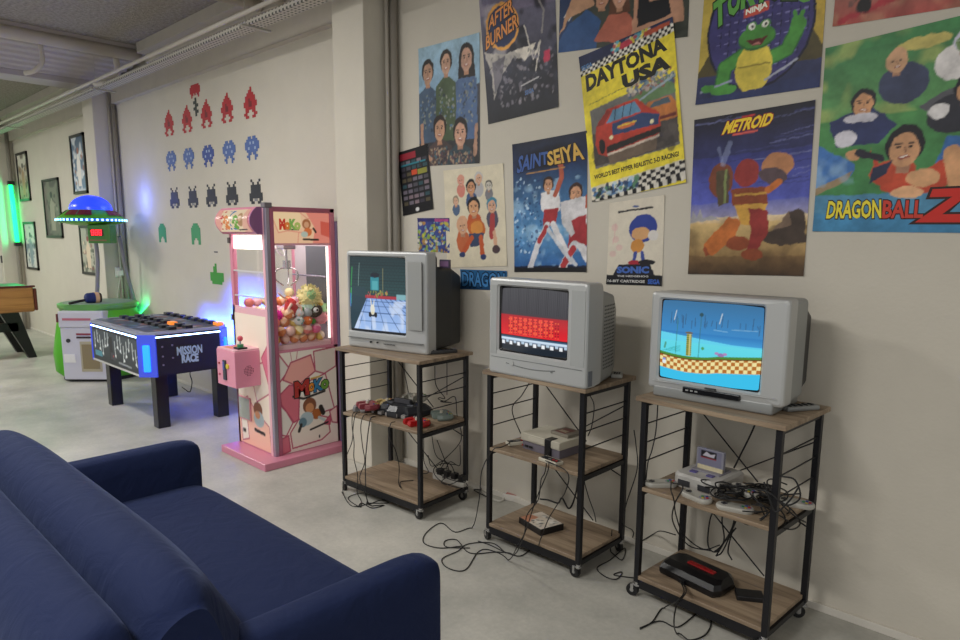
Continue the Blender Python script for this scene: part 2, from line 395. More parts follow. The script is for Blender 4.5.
# ceiling: edge strips along the wall, wall beam, cross beams with ribbed soffits
b = MB()
for x0, x1 in ((XE, -9.2), (-7.5, -3.2), (-2.3, XR)):
    b.box(x0, x1, 2.82, YW, 3.40, 3.5, CONC, .004)
    b.box(x0, x1, 2.90, YW, 3.32, 3.41, CONC, .004)
struct(b.build('trim_4'))
struct(MB().box(XE, -9.13, 2.955, YW, 3.08, 3.33, CONC).build('trim_5'))
struct(MB().box(-8.78, -4.025, 2.955, YW, 3.08, 3.33, CONC).build('trim_6'))
struct(MB().box(-3.685, XR, 2.955, YW, 3.16, 3.33, CONC).build('trim_7'))
def cross_beam(x1, n):
    """ribbed soffit that ends in a downstand beam over the column"""
    b = MB(); m = M('#b5aeab', .75, name='ribbed_soffit')
    x0 = x1-1.25; prof = [(x1, 3.5), (x1, 3.43), (x1-.08, 3.40)]; x = x1-.08; z = 3.40
    for k in range(6):
        prof += [(x-.10, z-.005), (x-.115, z-.03), (x-.16, z-.03), (x-.175, z-.012)]; x -= .175; z -= .013
    prof += [(x, 3.25), (x-.36, 3.25), (x-.36, 3.5)]
    b.loft([[(p[0], YB, p[1]) for p in prof], [(p[0], YW-.06, p[1]) for p in prof]], m, False)
    return struct(b.build('trim_%d' % n))
cross_beam(-7.62, 8)
cross_beam(-2.5, 9)

# ------------------------------------------------------------------ cable tray, pipes
PIPE = M('#c3bdb2', .5, name='painted_pipe'); GALV = M('#b3b0a8', .45, .4, name='galvanised_steel')
PERF = None
def perf_mat():
    m = bpy.data.materials.new('perforated_steel'); m.use_nodes = True; nt = m.node_tree; b = nt.nodes['Principled BSDF']
    tc = nt.nodes.new('ShaderNodeTexCoord'); sx = nt.nodes.new('ShaderNodeSeparateXYZ'); nt.links.new(tc.outputs['Object'], sx.inputs[0])
    def frac(sock, k):
        a = nt.nodes.new('ShaderNodeMath'); a.operation = 'MULTIPLY'; a.inputs[1].default_value = k; nt.links.new(sock, a.inputs[0])
        f = nt.nodes.new('ShaderNodeMath'); f.operation = 'FRACT'; nt.links.new(a.outputs[0], f.inputs[0])
        g = nt.nodes.new('ShaderNodeMath'); g.operation = 'GREATER_THAN'; g.inputs[1].default_value = .5; nt.links.new(f.outputs[0], g.inputs[0]); return g
    g1 = frac(sx.outputs[0], 22)
    ad = nt.nodes.new('ShaderNodeMath'); ad.operation = 'ADD'; nt.links.new(sx.outputs[1], ad.inputs[0]); nt.links.new(sx.outputs[2], ad.inputs[1])
    g2 = frac(ad.outputs[0], 34)
    mu = nt.nodes.new('ShaderNodeMath'); mu.operation = 'MULTIPLY'; nt.links.new(g1.outputs[0], mu.inputs[0]); nt.links.new(g2.outputs[0], mu.inputs[1])
    mx = nt.nodes.new('ShaderNodeMix'); mx.data_type = 'RGBA'; mx.inputs[6].default_value = (*lin('#bdb8ae'), 1); mx.inputs[7].default_value = (*lin('#4c4a46'), 1)
    nt.links.new(mu.outputs[0], mx.inputs[0]); nt.links.new(mx.outputs[2], b.inputs['Base Color']); b.inputs['Roughness'].default_value = .5
    return m
PERF = perf_mat()
def add_tray():
    t = thing('cable_tray', 'perforated cable tray hung under the ceiling along the whole wall', 'cable tray', (-8.8, 2.6, 3.07))
    b = MB(); L0, L1 = -4.8, 5.35
    b.box(L0, L1, -.04, .06, 0, .004, PERF); b.box(L0, L1, .06, .064, 0, .055, PERF); b.box(L0, L1, -.044, -.04, 0, .035, PERF)
    b.build('tray', t)
    for x in (-4.1, -2.75, .9, 4.05):
        MB().cyl((x, -.06, .0), (x, -.06, .43), .003, GALV, 6).build('hanger_rod', t)
        MB().box(x-.02, x+.02, -.1, .13, -.012, 0, GALV).build('bracket', t)
    r = MB().tube([(L0, -.1, .055), (5.35, -.1, .055)], .016, PIPE, 8, 1).build('conduit', t)
    MB().tube([(L0, -.02, .02), (5.35, -.02, .02)], .012, M('#6d6a66', .6), 8, 1).build('conduit', t)
    return t
add_tray()
def pipe(label, pts, r, seg=10, sub=1, mat=PIPE, name='ceiling_pipe', group=None, cat='pipe'):
    p0 = Vector(pts[0]); o = MB().tube([Vector(p)-p0 for p in pts], r, mat, seg, sub).build(name, loc=p0); return tag(o, label, cat, group)
pipe('thick painted pipe running across the ceiling beside the ribbed soffit', [(-7.64, YB+.1, 3.41), (-7.64, 2.9, 3.41)], .06, mat=M('#d3ccbe', .5))
pipe('short bent pipe ending below the ribbed soffit, the one further from the wall', [(-7.68, 2.02, 3.36), (-7.68, 2.02, 3.20), (-7.72, 1.96, 3.12), (-7.8, 1.90, 3.10)], .022, sub=5, name='drain_pipe')
pipe('short bent pipe ending above the cable tray close to the wall', [(-7.68, 2.68, 3.36), (-7.68, 2.68, 3.22), (-7.72, 2.6, 3.13), (-7.86, 2.52, 3.11)], .03, sub=5, name='drain_pipe')
q1 = at(257, 11, 2, 3.3); pipe('ceiling pipe crossing over the cable tray near the pink machine, nearer to the column', [(q1.x+.28, YB+.1, 3.32), (q1.x+.28, 2.88, 3.32)], .03)
pipe('thin ceiling pipe crossing over the cable tray near the pink machine, away from the column', [(q1.x-.05, YB+.1, 3.36), (q1.x-.05, 2.88, 3.36)], .045)
# vertical pipes beside the columns
for i, (x0, nm) in enumerate(((-3.685, 'the column by the television carts'), (-8.78, 'the column behind the hammer machine'))):
    pipe('thin white riser pipe on ' + nm, [(x0+.035, 2.93, .3), (x0+.035, 2.93, 3.3)], .012, name='riser_pipe', mat=PIPE)
    pipe('thick grey riser pipe in the corner beside ' + nm, [(x0+.05, 2.975, .02), (x0+.05, 2.975, 3.3)], .026, name='riser_pipe', mat=M('#9a948a', .6))
pipe('grey riser pipe in the far corner of the room', [(-13.45, 2.93, .02), (-13.45, 2.93, 3.3)], .03, name='riser_pipe', mat=M('#9a948a', .6))

# ------------------------------------------------------------------ posters
GAIN = 1.2
def poster(name, pic, quad, label, lift=.003, group='posters on the wall', cat='poster'):
    """quad: (x, z) bottom-left, bottom-right, top-right, top-left on the wall"""
    q = [np.array(p, float) for p in quad]; c = sum(q)/4
    def mp(u, v, l):
        p = q[0]*(1-u)*(1-v)+q[1]*u*(1-v)+q[2]*u*v+q[3]*(1-u)*v
        curl = .004*(abs(u-.5)*2)**6*(abs(v-.5)*2)**6
        return (p[0]-c[0], -l-curl, p[1]-c[1])
    o = pic.build(name, mp, PRINT, loc=(c[0], YW-lift, c[1]), thick=.0015)
    return tag(o, label, cat, group)

def pst_group():
    c = Cv(110, 140, '#8ba6b4')
    c.grad(.0, '#2d2b2c', .62, '#40424a')
    c.grad(.62, '#7d9cb5', 1, '#93b2c4')
    # five plain people, three standing and two in front
    for (u, v, s, sh, hr, sk) in ((.16, .78, .095, '#3f5166', '#1f1a18', '#b08a72'), (.47, .83, .09, '#44543a', '#241d1a', '#b8927a'), (.80, .83, .10, '#4b6388', '#1d1716', '#b48d78')):
        c.poly([(u-.17, .2), (u+.17, .2), (u+.16, v-.17), (u+.05, v-.11), (u-.05, v-.11), (u-.17, v-.17)], sh)
        c.speckle((u-.14, .3, u+.14, v-.18), ['#26303c', '#6f7b70', '#56708f', '#8a8c80'], 60, .008, .02, int(u*100))
        c.face(u, v, s, sk, hr, long=(u > .6))
    for (u, v, s, sh, hr, sk) in ((.36, .30, .10, '#4a3d3c', '#2a211e', '#c09579'), (.70, .25, .105, '#33424a', '#211b1a', '#be937c')):
        c.poly([(u-.22, 0), (u+.24, 0), (u+.19, v-.14), (u+.05, v-.08), (u-.05, v-.08), (u-.18, v-.14)], sh)
        c.speckle((u-.16, 0, u+.18, v-.15), ['#7c6a5c', '#5c3f48', '#3b5a66', '#a08a70', '#2a2f3a'], 110, .008, .022, int(u*77))
        c.face(u, v, s, sk, hr)
    c.line([(.05, .35), (.06, .12), (.2, .06)], .05, '#a8826c'); c.line([(.95, .3), (.93, .08)], .05, '#a8826c')
    c.warp(26, .007, 1); c.grain(.08)
    return Picture(c, GAIN)
poster('poster', pst_group(), [(-3.429, 2.045), (-2.889, 2.03), (-2.895, 2.765), (-3.43, 2.768)], 'poster of five young people, three standing behind two, on pale blue')

def pst_jet():
    c = Cv(110, 150, '#3a3d48')
    c.grad(0, '#14161b', .3, '#2c2f3c'); c.grad(.3, '#2c2f3c', .75, '#5c5a6c'); c.grad(.75, '#6a6377', 1, '#3c4258')
    c.clouds(5, 7, '#b0aab0', .55, .55, 4, (0, .45, .6, 1)); c.clouds(7, 9, '#121319', .5, .8, 9, (.35, .1, 1, 1))
    c.ell(.30, .655, .23, .165, '#d09648')
    c.ell(.30, .655, .20, .143, '#26304f')
    # a pale plane diving with its exhaust
    c.poly([(.02, .50), (.30, .46), (.62, .48), (.78, .42), (.60, .40), (.42, .42), (.22, .30), (.12, .16), (.10, .36)], '#a9a49e')
    c.poly([(.12, .42), (.32, .45), (.25, .30), (.14, .20)], '#6d6a72'); c.poly([(.45, .47), (.75, .49), (.58, .38)], '#d0c9bd')
    c.line([(.60, .62), (.70, .38), (.8, .50), (.72, .30)], .016, '#c8c2b8'); c.line([(.72, .9), (.86, .70), (.82, .55)], .02, '#84807f')
    c.speckle((.1, .1, .95, .45), ['#55505a', '#8d8890', '#23232c', '#787480'], 120, .006, .03, 7, .6)
    c.poly([(.84, .42), (.92, .43), (.91, .35), (.83, .34)], '#a8304a')
    c.warp(26, .007, 2); c.grain(.1)
    p = Picture(c, 1.35)
    p.text('AFTER', [(.10, .645), (.47, .735), (.47, .835), (.13, .735)], '#3a2418', .05); p.text('AFTER', [(.11, .65), (.46, .735), (.46, .83), (.135, .735)], '#cf8a4a', .02, lift=2)
    p.text('BURNER', [(.04, .51), (.52, .625), (.52, .725), (.06, .605)], '#3a2418', .05); p.text('BURNER', [(.05, .515), (.51, .625), (.51, .72), (.065, .605)], '#cf8a4a', .02, lift=2)
    c.line([(.52, .215), (.76, .25)], .012, '#b9b6b8'); p.line('SEGA', .56, .14, .68, .17, '#4a6a9a', .03, .01)
    return p
poster('poster', pst_jet(), [(-2.818, 2.245), (-2.309, 2.281), (-2.36, 3.0), (-2.915, 3.05)], 'dark flying-game poster with an orange lettered round badge and a diving plane')

def pst_saint():
    c = Cv(110, 170, '#18305c')
    c.grad(0, '#10131c', .05, '#16233f'); c.grad(.05, '#2b5a94', .35, '#5b92bd'); c.grad(.35, '#4d83b4', .8, '#182a50'); c.grad(.8, '#182a50', 1, '#1c2234')
    c.clouds(8, 10, '#9cc0da', .55, .6, 3, (0, .05, 1, .7)); c.speckle((.02, .15, .4, .75), ['#7da7cf', '#1b3768', '#27467a', '#b9d2e6'], 130, .005, .02, 5, .8)
    c.ell(.5, .86, .47, .10, '#0d1120', .06, soft=.6)
    # two plain athletes in white and red
    def fig(u, v, k, lean=0):
        c.poly([(u-.10*k, v), (u+.14*k, v+.02), (u+.16*k, v-.14*k), (u+.02, v-.2*k), (u-.1*k, v-.12*k)], '#d8d6d6')
        c.poly([(u-.06*k, v-.12*k), (u+.14*k, v-.12*k), (u+.1*k, v-.25*k), (u-.08*k, v-.26*k)], '#9c2f34')
        c.line([(u-.02, v-.24*k), (u-.16*k, v-.40*k), (u-.26*k, v-.56*k)], .075*k, '#c9c9ce'); c.line([(u+.06, v-.24*k), (u+.2*k, v-.4*k), (u+.30*k, v-.52*k)], .075*k, '#d2d0d2')
        c.line([(u-.03, v-.26*k), (u-.13*k, v-.36*k)], .06*k, '#a5363a'); c.line([(u+.09*k, v-.02), (u+.18*k, v+.10*k), (u+.16*k, v+.24*k)], .06*k, '#a8543e')
        c.face(u, v+.055*k, .065*k, '#c69574', '#37241d')
    fig(.50, .60, 1.0); fig(.86, .50, 1.25)
    c.poly([(.66, .52), (.98, .55), (1, .34), (.8, .26), (.68, .36)], '#c8c6c8'); c.poly([(.80, .38), (.99, .42), (1, .2), (.88, .22)], '#9a3036')
    c.line([(.5, .32), (.78, .10), (.86, .06)], .05, '#bfc3ca')
    c.rect(0, 0, 1, .035, '#14151a'); c.warp(26, .007, 3); c.grain(.08)
    p = Picture(c, GAIN)
    for col, b, l in (('#0c1020', .07, 1), ('#3c5a98', .03, 2)): p.text('SAINT', [(.06, .775), (.50, .815), (.49, .90), (.10, .90)], col, b, lift=l)
    for col, b, l in (('#2a1c10', .07, 1), ('#c9a24c', .03, 2)): p.text('SEIYA', [(.50, .80), (.96, .81), (.90, .93), (.49, .895)], col, b, lift=l)
    c.line([(.2, .762), (.72, .772)], .012, '#b08448')
    return p
poster('poster', pst_saint(), [(-2.602, 1.396), (-2.098, 1.416), (-2.12, 2.141), (-2.631, 2.115)], 'tall blue poster with blue and gold title above fighters in white and red')

def pst_teens():
    c = Cv(150, 90, '#3c4038')
    c.clouds(8, 5, '#20261e', .5, .8, 2)
    c.rect(0, 0, .12, 1, '#2c3c5c'); c.line([(.05, .45), (.2, .9)], .01, '#cfcfca'); c.line([(.09, .4), (.22, .8)], .008, '#cfcfca')
    c.poly([(0, .0), (.32, 0), (.36, .35), (.24, .52), (.08, .35), (0, .15)], '#31507e')
    c.poly([(.0, .22), (.12, .75), (.26, .8), (.30, .55), (.2, .5), (.1, .45)], '#b58c6e')
    c.face(.265, .93, .05, '#bf8f74', '#40291e', long=True)
    c.poly([(.30, .1), (.62, .0), (.66, .2), (.55, .42), (.42, .40)], '#a85f4c')
    c.face(.50, .60, .062, '#c1937a', '#5a3a2a', long=True); c.face(.36, .62, .06, '#b3876c', '#241a17')
    c.poly([(.60, .1), (.97, .2), (.95, .95), (.85, .75), (.70, .75), (.62, .9)], '#b3866c'); c.poly([(.64, .2), (.88, .3), (.86, .62), (.80, .5), (.72, .5), (.66, .95), (.63, .9)], '#17181c')
    c.ell(.75, 1.0, .09, .2, '#1b1715'); c.warp(26, .007, 4, .8); c.grain(.06)
    return Picture(c, GAIN)
poster('poster', pst_teens(), [(-2.318, 2.555), (-1.585, 2.50), (-1.59, 2.86), (-2.32, 2.93)], 'wide poster of young people hugging, partly behind the yellow racing poster', lift=.002)

def pst_day():
    c = Cv(120, 170, '#e0cd3a')
    c.poly([(0, .885), (1, .93), (1, 1), (0, 1)], '#252c4a'); c.speckle((.38, .93, .80, .99), ['#a83848', '#c7b83c', '#54a0b0', '#d8d4c6'], 60, .01, .026, 3, .9); c.poly([(.46, .915), (.62, .925), (.56, .985), (.46, .975)], '#b03848'); c.rect(.72, .95, .97, .985, '#a84a30')
    c.checks(((0, .865), (1, .915), (0, .915)), 34, 3, '#151516', '#d9d5ca')
    # grandstand, track and cars
    c.poly([(.07, .62), (.97, .68), (.97, .24), (.07, .22)], '#6b6a66'); c.poly([(.5, .60), (.97, .68), (.97, .56), (.5, .55)], '#5f7c54')
    c.speckle((.50, .62, .97, .72), ['#a89a92', '#6c8390', '#8a4c48', '#c8c0b0', '#3d5a7c'], 120, .008, .026, 6, .85); c.line([(.52, .56), (.97, .66)], .02, '#8fa0a8')
    c.poly([(.07, .24), (.5, .23), (.97, .26), (.97, .44), (.4, .42), (.07, .46)], '#4c4643'); c.speckle((.08, .24, .95, .42), ['#5a534e', '#3c3734'], 60, .02, .05, 5, .5)
    c.poly([(.60, .48), (.70, .55), (.92, .55), (.97, .50), (.97, .41), (.66, .41)], '#b5703a'); c.poly([(.70, .51), (.76, .545), (.9, .545), (.92, .51)], '#4a5a64'); c.rect(.7, .42, .96, .44, '#6b3028')
    c.poly([(.10, .38), (.12, .50), (.26, .59), (.58, .60), (.68, .53), (.80, .47), (.80, .35), (.62, .29), (.22, .28), (.12, .32)], '#b13b2c')
    c.poly([(.24, .50), (.32, .575), (.56, .585), (.62, .51)], '#5b86a4'); c.poly([(.30, .49), (.62, .50), (.8, .46), (.78, .40), (.3, .41)], '#2f4168'); c.poly([(.12, .50), (.22, .5), (.30, .575), (.26, .585)], '#8a2c24')
    for u in (.33, .42, .5): c.line([(u, .51), (u+.03, .585)], .008, '#22252c')
    c.poly([(.22, .35), (.80, .38), (.80, .345), (.22, .305)], '#26211f'); c.poly([(.22, .29), (.76, .32), (.74, .25), (.24, .23)], '#6a5a4c'); c.poly([(.22, .30), (.78, .335), (.78, .32), (.22, .285)], '#c8b8a8')
    c.ell(.17, .36, .035, .05, '#1c1a1a'); c.ell(.28, .40, .02, .014, '#e8dcb0'); c.ell(.72, .425, .02, .014, '#e8dcb0'); c.ell(.45, .45, .10, .018, '#c86a3a'); c.line([(.36, .455), (.56, .46)], .012, '#d8c04a')
    c.poly([(0, 0), (1, .04), (1, .145), (0, .10)], '#cfc9b4'); c.checks(((.52, .03), (1, .05), (.52, .12)), 10, 4, '#17171a', '#d5d0c4')
    c.speckle((.02, .02, .52, .10), ['#3f6ea0', '#2a3c5c', '#a8bccb', '#4f7f5a', '#1d2330'], 90, .01, .035, 2, .9)
    c.checks(((0, -.02), (1, .02), (0, .012)), 22, 1, '#17171a', '#d5d0c4'); c.line([(.06, .66), (.55, .70)], .006, '#5a542c'); c.warp(30, .004, 12); c.grain(.05)
    p = Picture(c, GAIN)
    p.text('DAYTONA', [(.06, .755), (.91, .825), (.89, .905), (.06, .855)], '#23231f', .05); p.text('USA', [(.47, .685), (.92, .715), (.92, .795), (.46, .765)], '#23231f', .06)
    p.line("WORLD'S BEST HYPER REALISTIC 3-D RACING!", .05, .15, .95, .18, '#29261c', .03, .02)
    p.line('SEGA', .02, .90, .14, .93, '#4a78a8', .03, .005)
    return p
poster('poster', pst_day(), [(-2.073, 1.779), (-1.552, 1.853), (-1.662, 2.600), (-2.183, 2.510)], 'yellow racing poster with a red stock car and chequered bands', lift=.006)

def pst_met():
    c = Cv(120, 160, '#2c2f63')
    c.grad(.36, '#8a86a0', .46, '#5a5f9a'); c.grad(.46, '#4a51a0', .75, '#2c3068'); c.grad(.75, '#272a52', 1, '#1c1b24')
    for k in range(26):
        q = random.Random(k); v = q.uniform(.48, .98); u = q.uniform(.0, .9)
        c.line([(u, v), (min(1, u+q.uniform(.2, .6)), v+q.uniform(.005, .03))], q.uniform(.004, .012), q.choice(['#6a6f9e', '#8287a8', '#3e4378', '#15152a']), .45)
    c.grad(0, '#2f2319', .12, '#6a5234'); c.grad(.12, '#7e6540', .33, '#b49a68'); c.grad(.33, '#b39b74', .37, '#c2b091')
    c.poly([(0, .36), (.03, .42), (.06, .37), (.09, .43), (.12, .37), (.2, .38), (.28, .355), (0, .34)], '#8d8b8e')
    c.clouds(6, 8, '#4a3723', .5, .6, 5, (0, 0, 1, .30))
    c.poly([(.60, .22), (.72, .27), (.86, .38), (.93, .40), (.98, .37), (1, .20), (.8, .18)], '#3b3029'); c.poly([(.72, .27), (.86, .38), (.88, .30)], '#6a5748')
    # plain kneeling figure in a bulky orange diving suit
    O, OD, R_, Y = '#a85f2c', '#7a3c22', '#7d2b28', '#b58a3c'
    c.poly([(.14, .20), (.36, .37), (.46, .34), (.42, .24), (.22, .12), (.15, .14)], O); c.poly([(.15, .19), (.20, .13), (.16, .12), (.13, .16)], OD)
    c.poly([(.40, .44), (.46, .32), (.64, .30), (.68, .44), (.60, .50), (.44, .50)], Y)
    c.poly([(.52, .42), (.68, .40), (.70, .26), (.60, .14), (.52, .15), (.55, .28)], R_); c.ell(.57, .13, .09, .035, OD)
    c.ell(.44, .20, .10, .045, OD); c.poly([(.36, .54), (.66, .54), (.68, .44), (.38, .44)], OD); c.line([(.4, .50), (.66, .50)], .02, Y)
    c.ell(.27, .60, .11, .11, '#6c3a26'); c.poly([(.22, .66), (.34, .66), (.34, .46), (.25, .43)], '#4a3f2e'); c.line([(.31, .66), (.31, .46)], .02, '#6e7a4a')
    c.ell(.74, .66, .13, .075, '#9a6a48'); c.ell(.71, .60, .12, .05, '#4b3c40', -.3); c.line([(.68, .52), (.76, .56)], .06, O)
    c.ell(.49, .63, .105, .085, R_); c.line([(.28, .70), (.33, .82)], .05, '#9aa6c8', .25); c.line([(.28, .70), (.24, .80)], .03, '#9aa6c8', .2)
    c.warp(26, .007, 5); c.grain(.06)
    p = Picture(c, 1.5)
    for col, b, l in (('#8c2a1c', .09, 1), ('#d6b62e', .04, 2)): p.text('METROID', [(.26, .885), (.66, .90), (.69, .965), (.30, .955)], col, b, lift=l)
    c.line([(.43, .972), (.53, .976)], .014, '#b03030'); c.line([(.36, .874), (.56, .880)], .016, '#c05048')
    return p
poster('poster', pst_met(), [(-1.520, 1.43), (-1.0, 1.443), (-1.009, 2.152), (-1.529, 2.13)], 'night desert poster with yellow title over a kneeling figure in an orange suit')

def pst_db():
    c = Cv(120, 170, '#3f7d4a')
    c.grad(.0, '#4c86a8', .2, '#4a80a0'); c.grad(.2, '#3d7a48', .62, '#4c8a4e'); c.grad(.62, '#5a9257', .95, '#3b7446'); c.clouds(6, 7, '#9aa860', .55, .7, 4, (0, .6, 1, 1)); c.ell(.62, .92, .16, .03, '#b8ac62')
    c.poly([(0, .22), (.24, .30), (.26, .36), (0, .48)], '#3f6fae'); c.poly([(0, .20), (.22, .28), (.24, .33), (0, .24)], '#8d7a5e'); c.clouds(8, 9, '#8fb2d0', .55, .6, 7, (0, .24, .26, .42))
    c.poly([(.72, .26), (1, .22), (1, .44), (.8, .46)], '#3a6ba8'); c.poly([(0, .0), (1, 0), (1, .05), (0, .10)], '#3f7fa8')
    # plain martial artists: rounded heads, orange and blue tunics
    c.poly([(.62, .62), (.98, .74), (1, .58), (.8, .50)], '#57575e'); c.ell(.86, .80, .17, .09, '#d6d2d0'); c.face(.85, .88, .055, '#6d8a58', '#bdbccb')
    c.ell(.52, .74, .15, .10, '#38405c'); c.face(.47, .85, .06, '#c79c78', '#c79c78')
    c.poly([(.06, .60), (.32, .66), (.50, .55), (.40, .46), (.12, .46)], '#2c3560'); c.ell(.18, .50, .075, .045, '#c9c6cf'); c.face(.28, .67, .072, '#c29068', '#1c1a22'); c.ell(.27, .60, .11, .025, '#c9c6cf')
    c.ell(.82, .56, .15, .09, '#2b2c36'); c.face(.88, .66, .06, '#c5946c', '#1c1a22'); c.ell(.74, .58, .065, .035, '#d8d5d4')
    c.poly([(.34, .44), (.42, .34), (.62, .28), (.82, .36), (.93, .42), (.95, .34), (.82, .22), (.58, .17), (.44, .22)], '#b4432c')
    c.ell(.50, .30, .14, .07, '#b8482e'); c.ell(.68, .27, .10, .045, '#c8986e'); c.ell(.60, .20, .10, .03, '#cfa078'); c.line([(.84, .38), (.88, .24)], .1, '#c8966c')
    c.ell(.24, .41, .045, .03, '#c8966c'); c.line([(.28, .42), (.42, .38)], .05, '#242230')
    c.face(.56, .42, .105, '#c8966e', '#1a1820'); c.poly([(.38, .33), (.50, .37), (.46, .30), (.36, .25)], '#252a44')
    c.warp(26, .007, 6); c.grain(.05)
    p = Picture(c, GAIN)
    for col, b, l in (('#2e1410', .08, 1), ('#e0cf3a', .03, 2)): p.text('DRAGON', [(.09, .075), (.45, .075), (.44, .165), (.10, .165)], col, b, lift=l)
    for col, b, l in (('#2e1410', .08, 1), ('#c03a2c', .03, 2)): p.text('BALL', [(.46, .075), (.70, .075), (.70, .155), (.46, .160)], col, b, lift=l)
    for col, b, l in (('#2e1410', .10, 1), ('#c0281f', .05, 2)): p.text('Z', [(.70, .06), (.93, .06), (.97, .20), (.75, .20)], col, b, lift=l)
    return p
poster('poster', pst_db(), [(-.979, 1.628), (-.43, 1.622), (-.44, 2.385), (-.986, 2.345)], 'large green poster with yellow and red title under five martial artists')

def pst_son():
    c = Cv(90, 125, '#cfc7b6')
    c.line([(.18, .88), (.80, .885)], .03, '#26262a'); c.ell(.5, .92, .06, .012, '#4a5a8a')
    for u, v in ((.12, .70), (.15, .55), (.22, .45), (.1, .38)): c.ell(u, v, .06, .04, '#cf9fa0', al=.45)
    c.line([(.14, .74), (.10, .5)], .02, '#cf9fa0', .5)
    # plain blue cap-and-ball stand-in
    c.ell(.64, .66, .25, .16, '#2d3f8c'); c.ell(.60, .60, .16, .075, '#c99a6a'); c.ell(.55, .46, .12, .08, '#c08440'); c.ell(.82, .57, .09, .06, '#cdc9c4')
    c.line([(.52, .38), (.50, .30)], .06, '#3a4a90'); c.line([(.64, .38), (.66, .31)], .06, '#3a4a90'); c.ell(.50, .265, .11, .03, '#a02838'); c.ell(.72, .27, .15, .03, '#1c1a20')
    c.poly([(.10, .09), (.22, .25), (.78, .25), (.90, .09)], '#1d1e2a'); c.rect(0, 0, 1, .12, '#16171c'); c.warp(26, .007, 7, .25); c.grain(.05)
    p = Picture(c, GAIN)
    p.line('SONIC', .20, .145, .76, .215, '#4466b0', .06, lift=2); p.line('THE HEDGEHOG', .20, .095, .76, .115, '#c8c8c8', .03, lift=2)
    p.line('16-BIT CARTRIDGE', .03, .03, .70, .06, '#c4c4c2', .03, lift=2); p.line('SEGA', .76, .02, .96, .07, '#3a60b4', .05, lift=2)
    return p
poster('poster', pst_son(), [(-1.972, 1.358), (-1.653, 1.366), (-1.662, 1.80), (-1.969, 1.771)], 'small cream game poster with a blue ball figure above a black title plinth')

def pst_turt():
    c = Cv(120, 125, '#2c2a50')
    c.rect(0, 0, 1, 1, '#4a4226'); c.grad(0, '#242a4c', .22, '#30365c'); c.poly([(0, .25), (.12, .45), (.1, 1), (0, 1)], '#b09a44'); c.poly([(1, .32), (.90, .5), (.95, 1), (1, 1)], '#ac923c'); c.ell(.5, .56, .44, .50, '#14162a'); c.ell(.5, .56, .42, .48, '#38356a')
    for i in range(13):
        for j in range(10):
            u, v = .08+i*.07, .16+j*.075
            if ((u-.5)/.38)**2+((v-.56)/.44)**2 < 1: c.line([(u, v), (u+.03, v)], .009, '#7674a8'); c.line([(u+.035, v-.025), (u+.035, v+.02)], .009, '#1c1c38')
    # plain green garden-frog figure with a yellow front, waving
    G, GD = '#46883a', '#2c6430'
    c.line([(.38, .34), (.24, .27), (.22, .12)], .13, GD); c.line([(.38, .34), (.24, .27), (.22, .12)], .105, G); c.line([(.60, .28), (.74, .33), (.80, .46)], .12, GD); c.line([(.60, .28), (.74, .33), (.80, .46)], .095, G); c.ell(.81, .50, .06, .07, G); c.ell(.24, .09, .11, .04, G)
    c.line([(.80, .52), (.78, .60)], .03, G); c.line([(.82, .52), (.84, .59)], .03, G)
    c.ell(.48, .23, .15, .20, '#cdb948'); c.line([(.35, .25), (.61, .25)], .01, '#8a7a2c')
    c.ell(.49, .46, .15, .095, GD); c.ell(.49, .47, .145, .085, G); c.ell(.44, .55, .045, .04, G); c.ell(.55, .55, .045, .04, G); c.ell(.44, .555, .028, .026, '#e8e8dc'); c.ell(.55, .555, .028, .026, '#e8e8dc'); c.ell(.445, .553, .011, .012, '#111111'); c.ell(.555, .553, .011, .012, '#111111')
    c.poly([(.40, .45), (.58, .46), (.53, .40), (.46, .40)], '#5a1c1c'); c.poly([(.45, .41), (.53, .41), (.51, .43)], '#c88078')
    c.poly([(0, 0), (1, 0), (1, .13), (.5, .06), (0, .04)], '#28325c'); c.line([(.58, .12), (.82, .24)], .018, '#a0a4b4'); c.line([(.04, .10), (.30, .16)], .016, '#8a90a8'); c.ell(.1, .12, .06, .03, G)
    c.poly([(.37, .625), (.57, .655), (.57, .73), (.37, .70)], '#b84a3c'); c.warp(26, .005, 8); c.grain(.06)
    p = Picture(c, 1.25)
    for k, (ch, v) in enumerate(zip('TORTUES', (.60, .67, .715, .735, .735, .715, .68))):
        u = .12+k*.112; sl = (.05, .03, .015, 0, -.01, -.02, -.035)[k]
        for col, b, l in (('#142814', .10, 1), ('#5a9a44', .05, 2)): p.text(ch, [(u, v), (u+.095, v+sl), (u+.095-sl*.4, v+.19+sl), (u-sl*.4, v+.19)], col, b, lift=l)
    p.text('NINJA', [(.385, .64), (.555, .665), (.555, .72), (.385, .69)], '#e8e2d4', .05, lift=3)
    return p
poster('poster', pst_turt(), [(-1.528, 2.195), (-.997, 2.20), (-1.004, 2.72), (-1.513, 2.72)], 'dark purple poster with green title and a green creature with yellow front')

def pst_top():
    c = Cv(100, 40, '#8a4038')
    c.grad(0, '#a04a42', .5, '#96685c'); c.clouds(7, 4, '#b07a62', .5, .7, 6); c.speckle((.1, .2, .8, .9), ['#5b4a48', '#7c8272', '#3b4038', '#b08878'], 60, .01, .05, 3, .7)
    c.line([(.05, .05), (.35, .2), (.95, .45)], .03, '#a03038'); c.ell(.62, .35, .04, .1, '#1c1a1c'); c.ell(.2, .2, .05, .1, '#1c1a1c'); c.warp(26, .007, 9); c.grain(.08)
    return Picture(c, GAIN)
poster('poster', pst_top(), [(-.967, 2.422), (-.43, 2.404), (-.43, 2.75), (-.967, 2.75)], 'red-brown painted poster above the large green poster, mostly out of view')

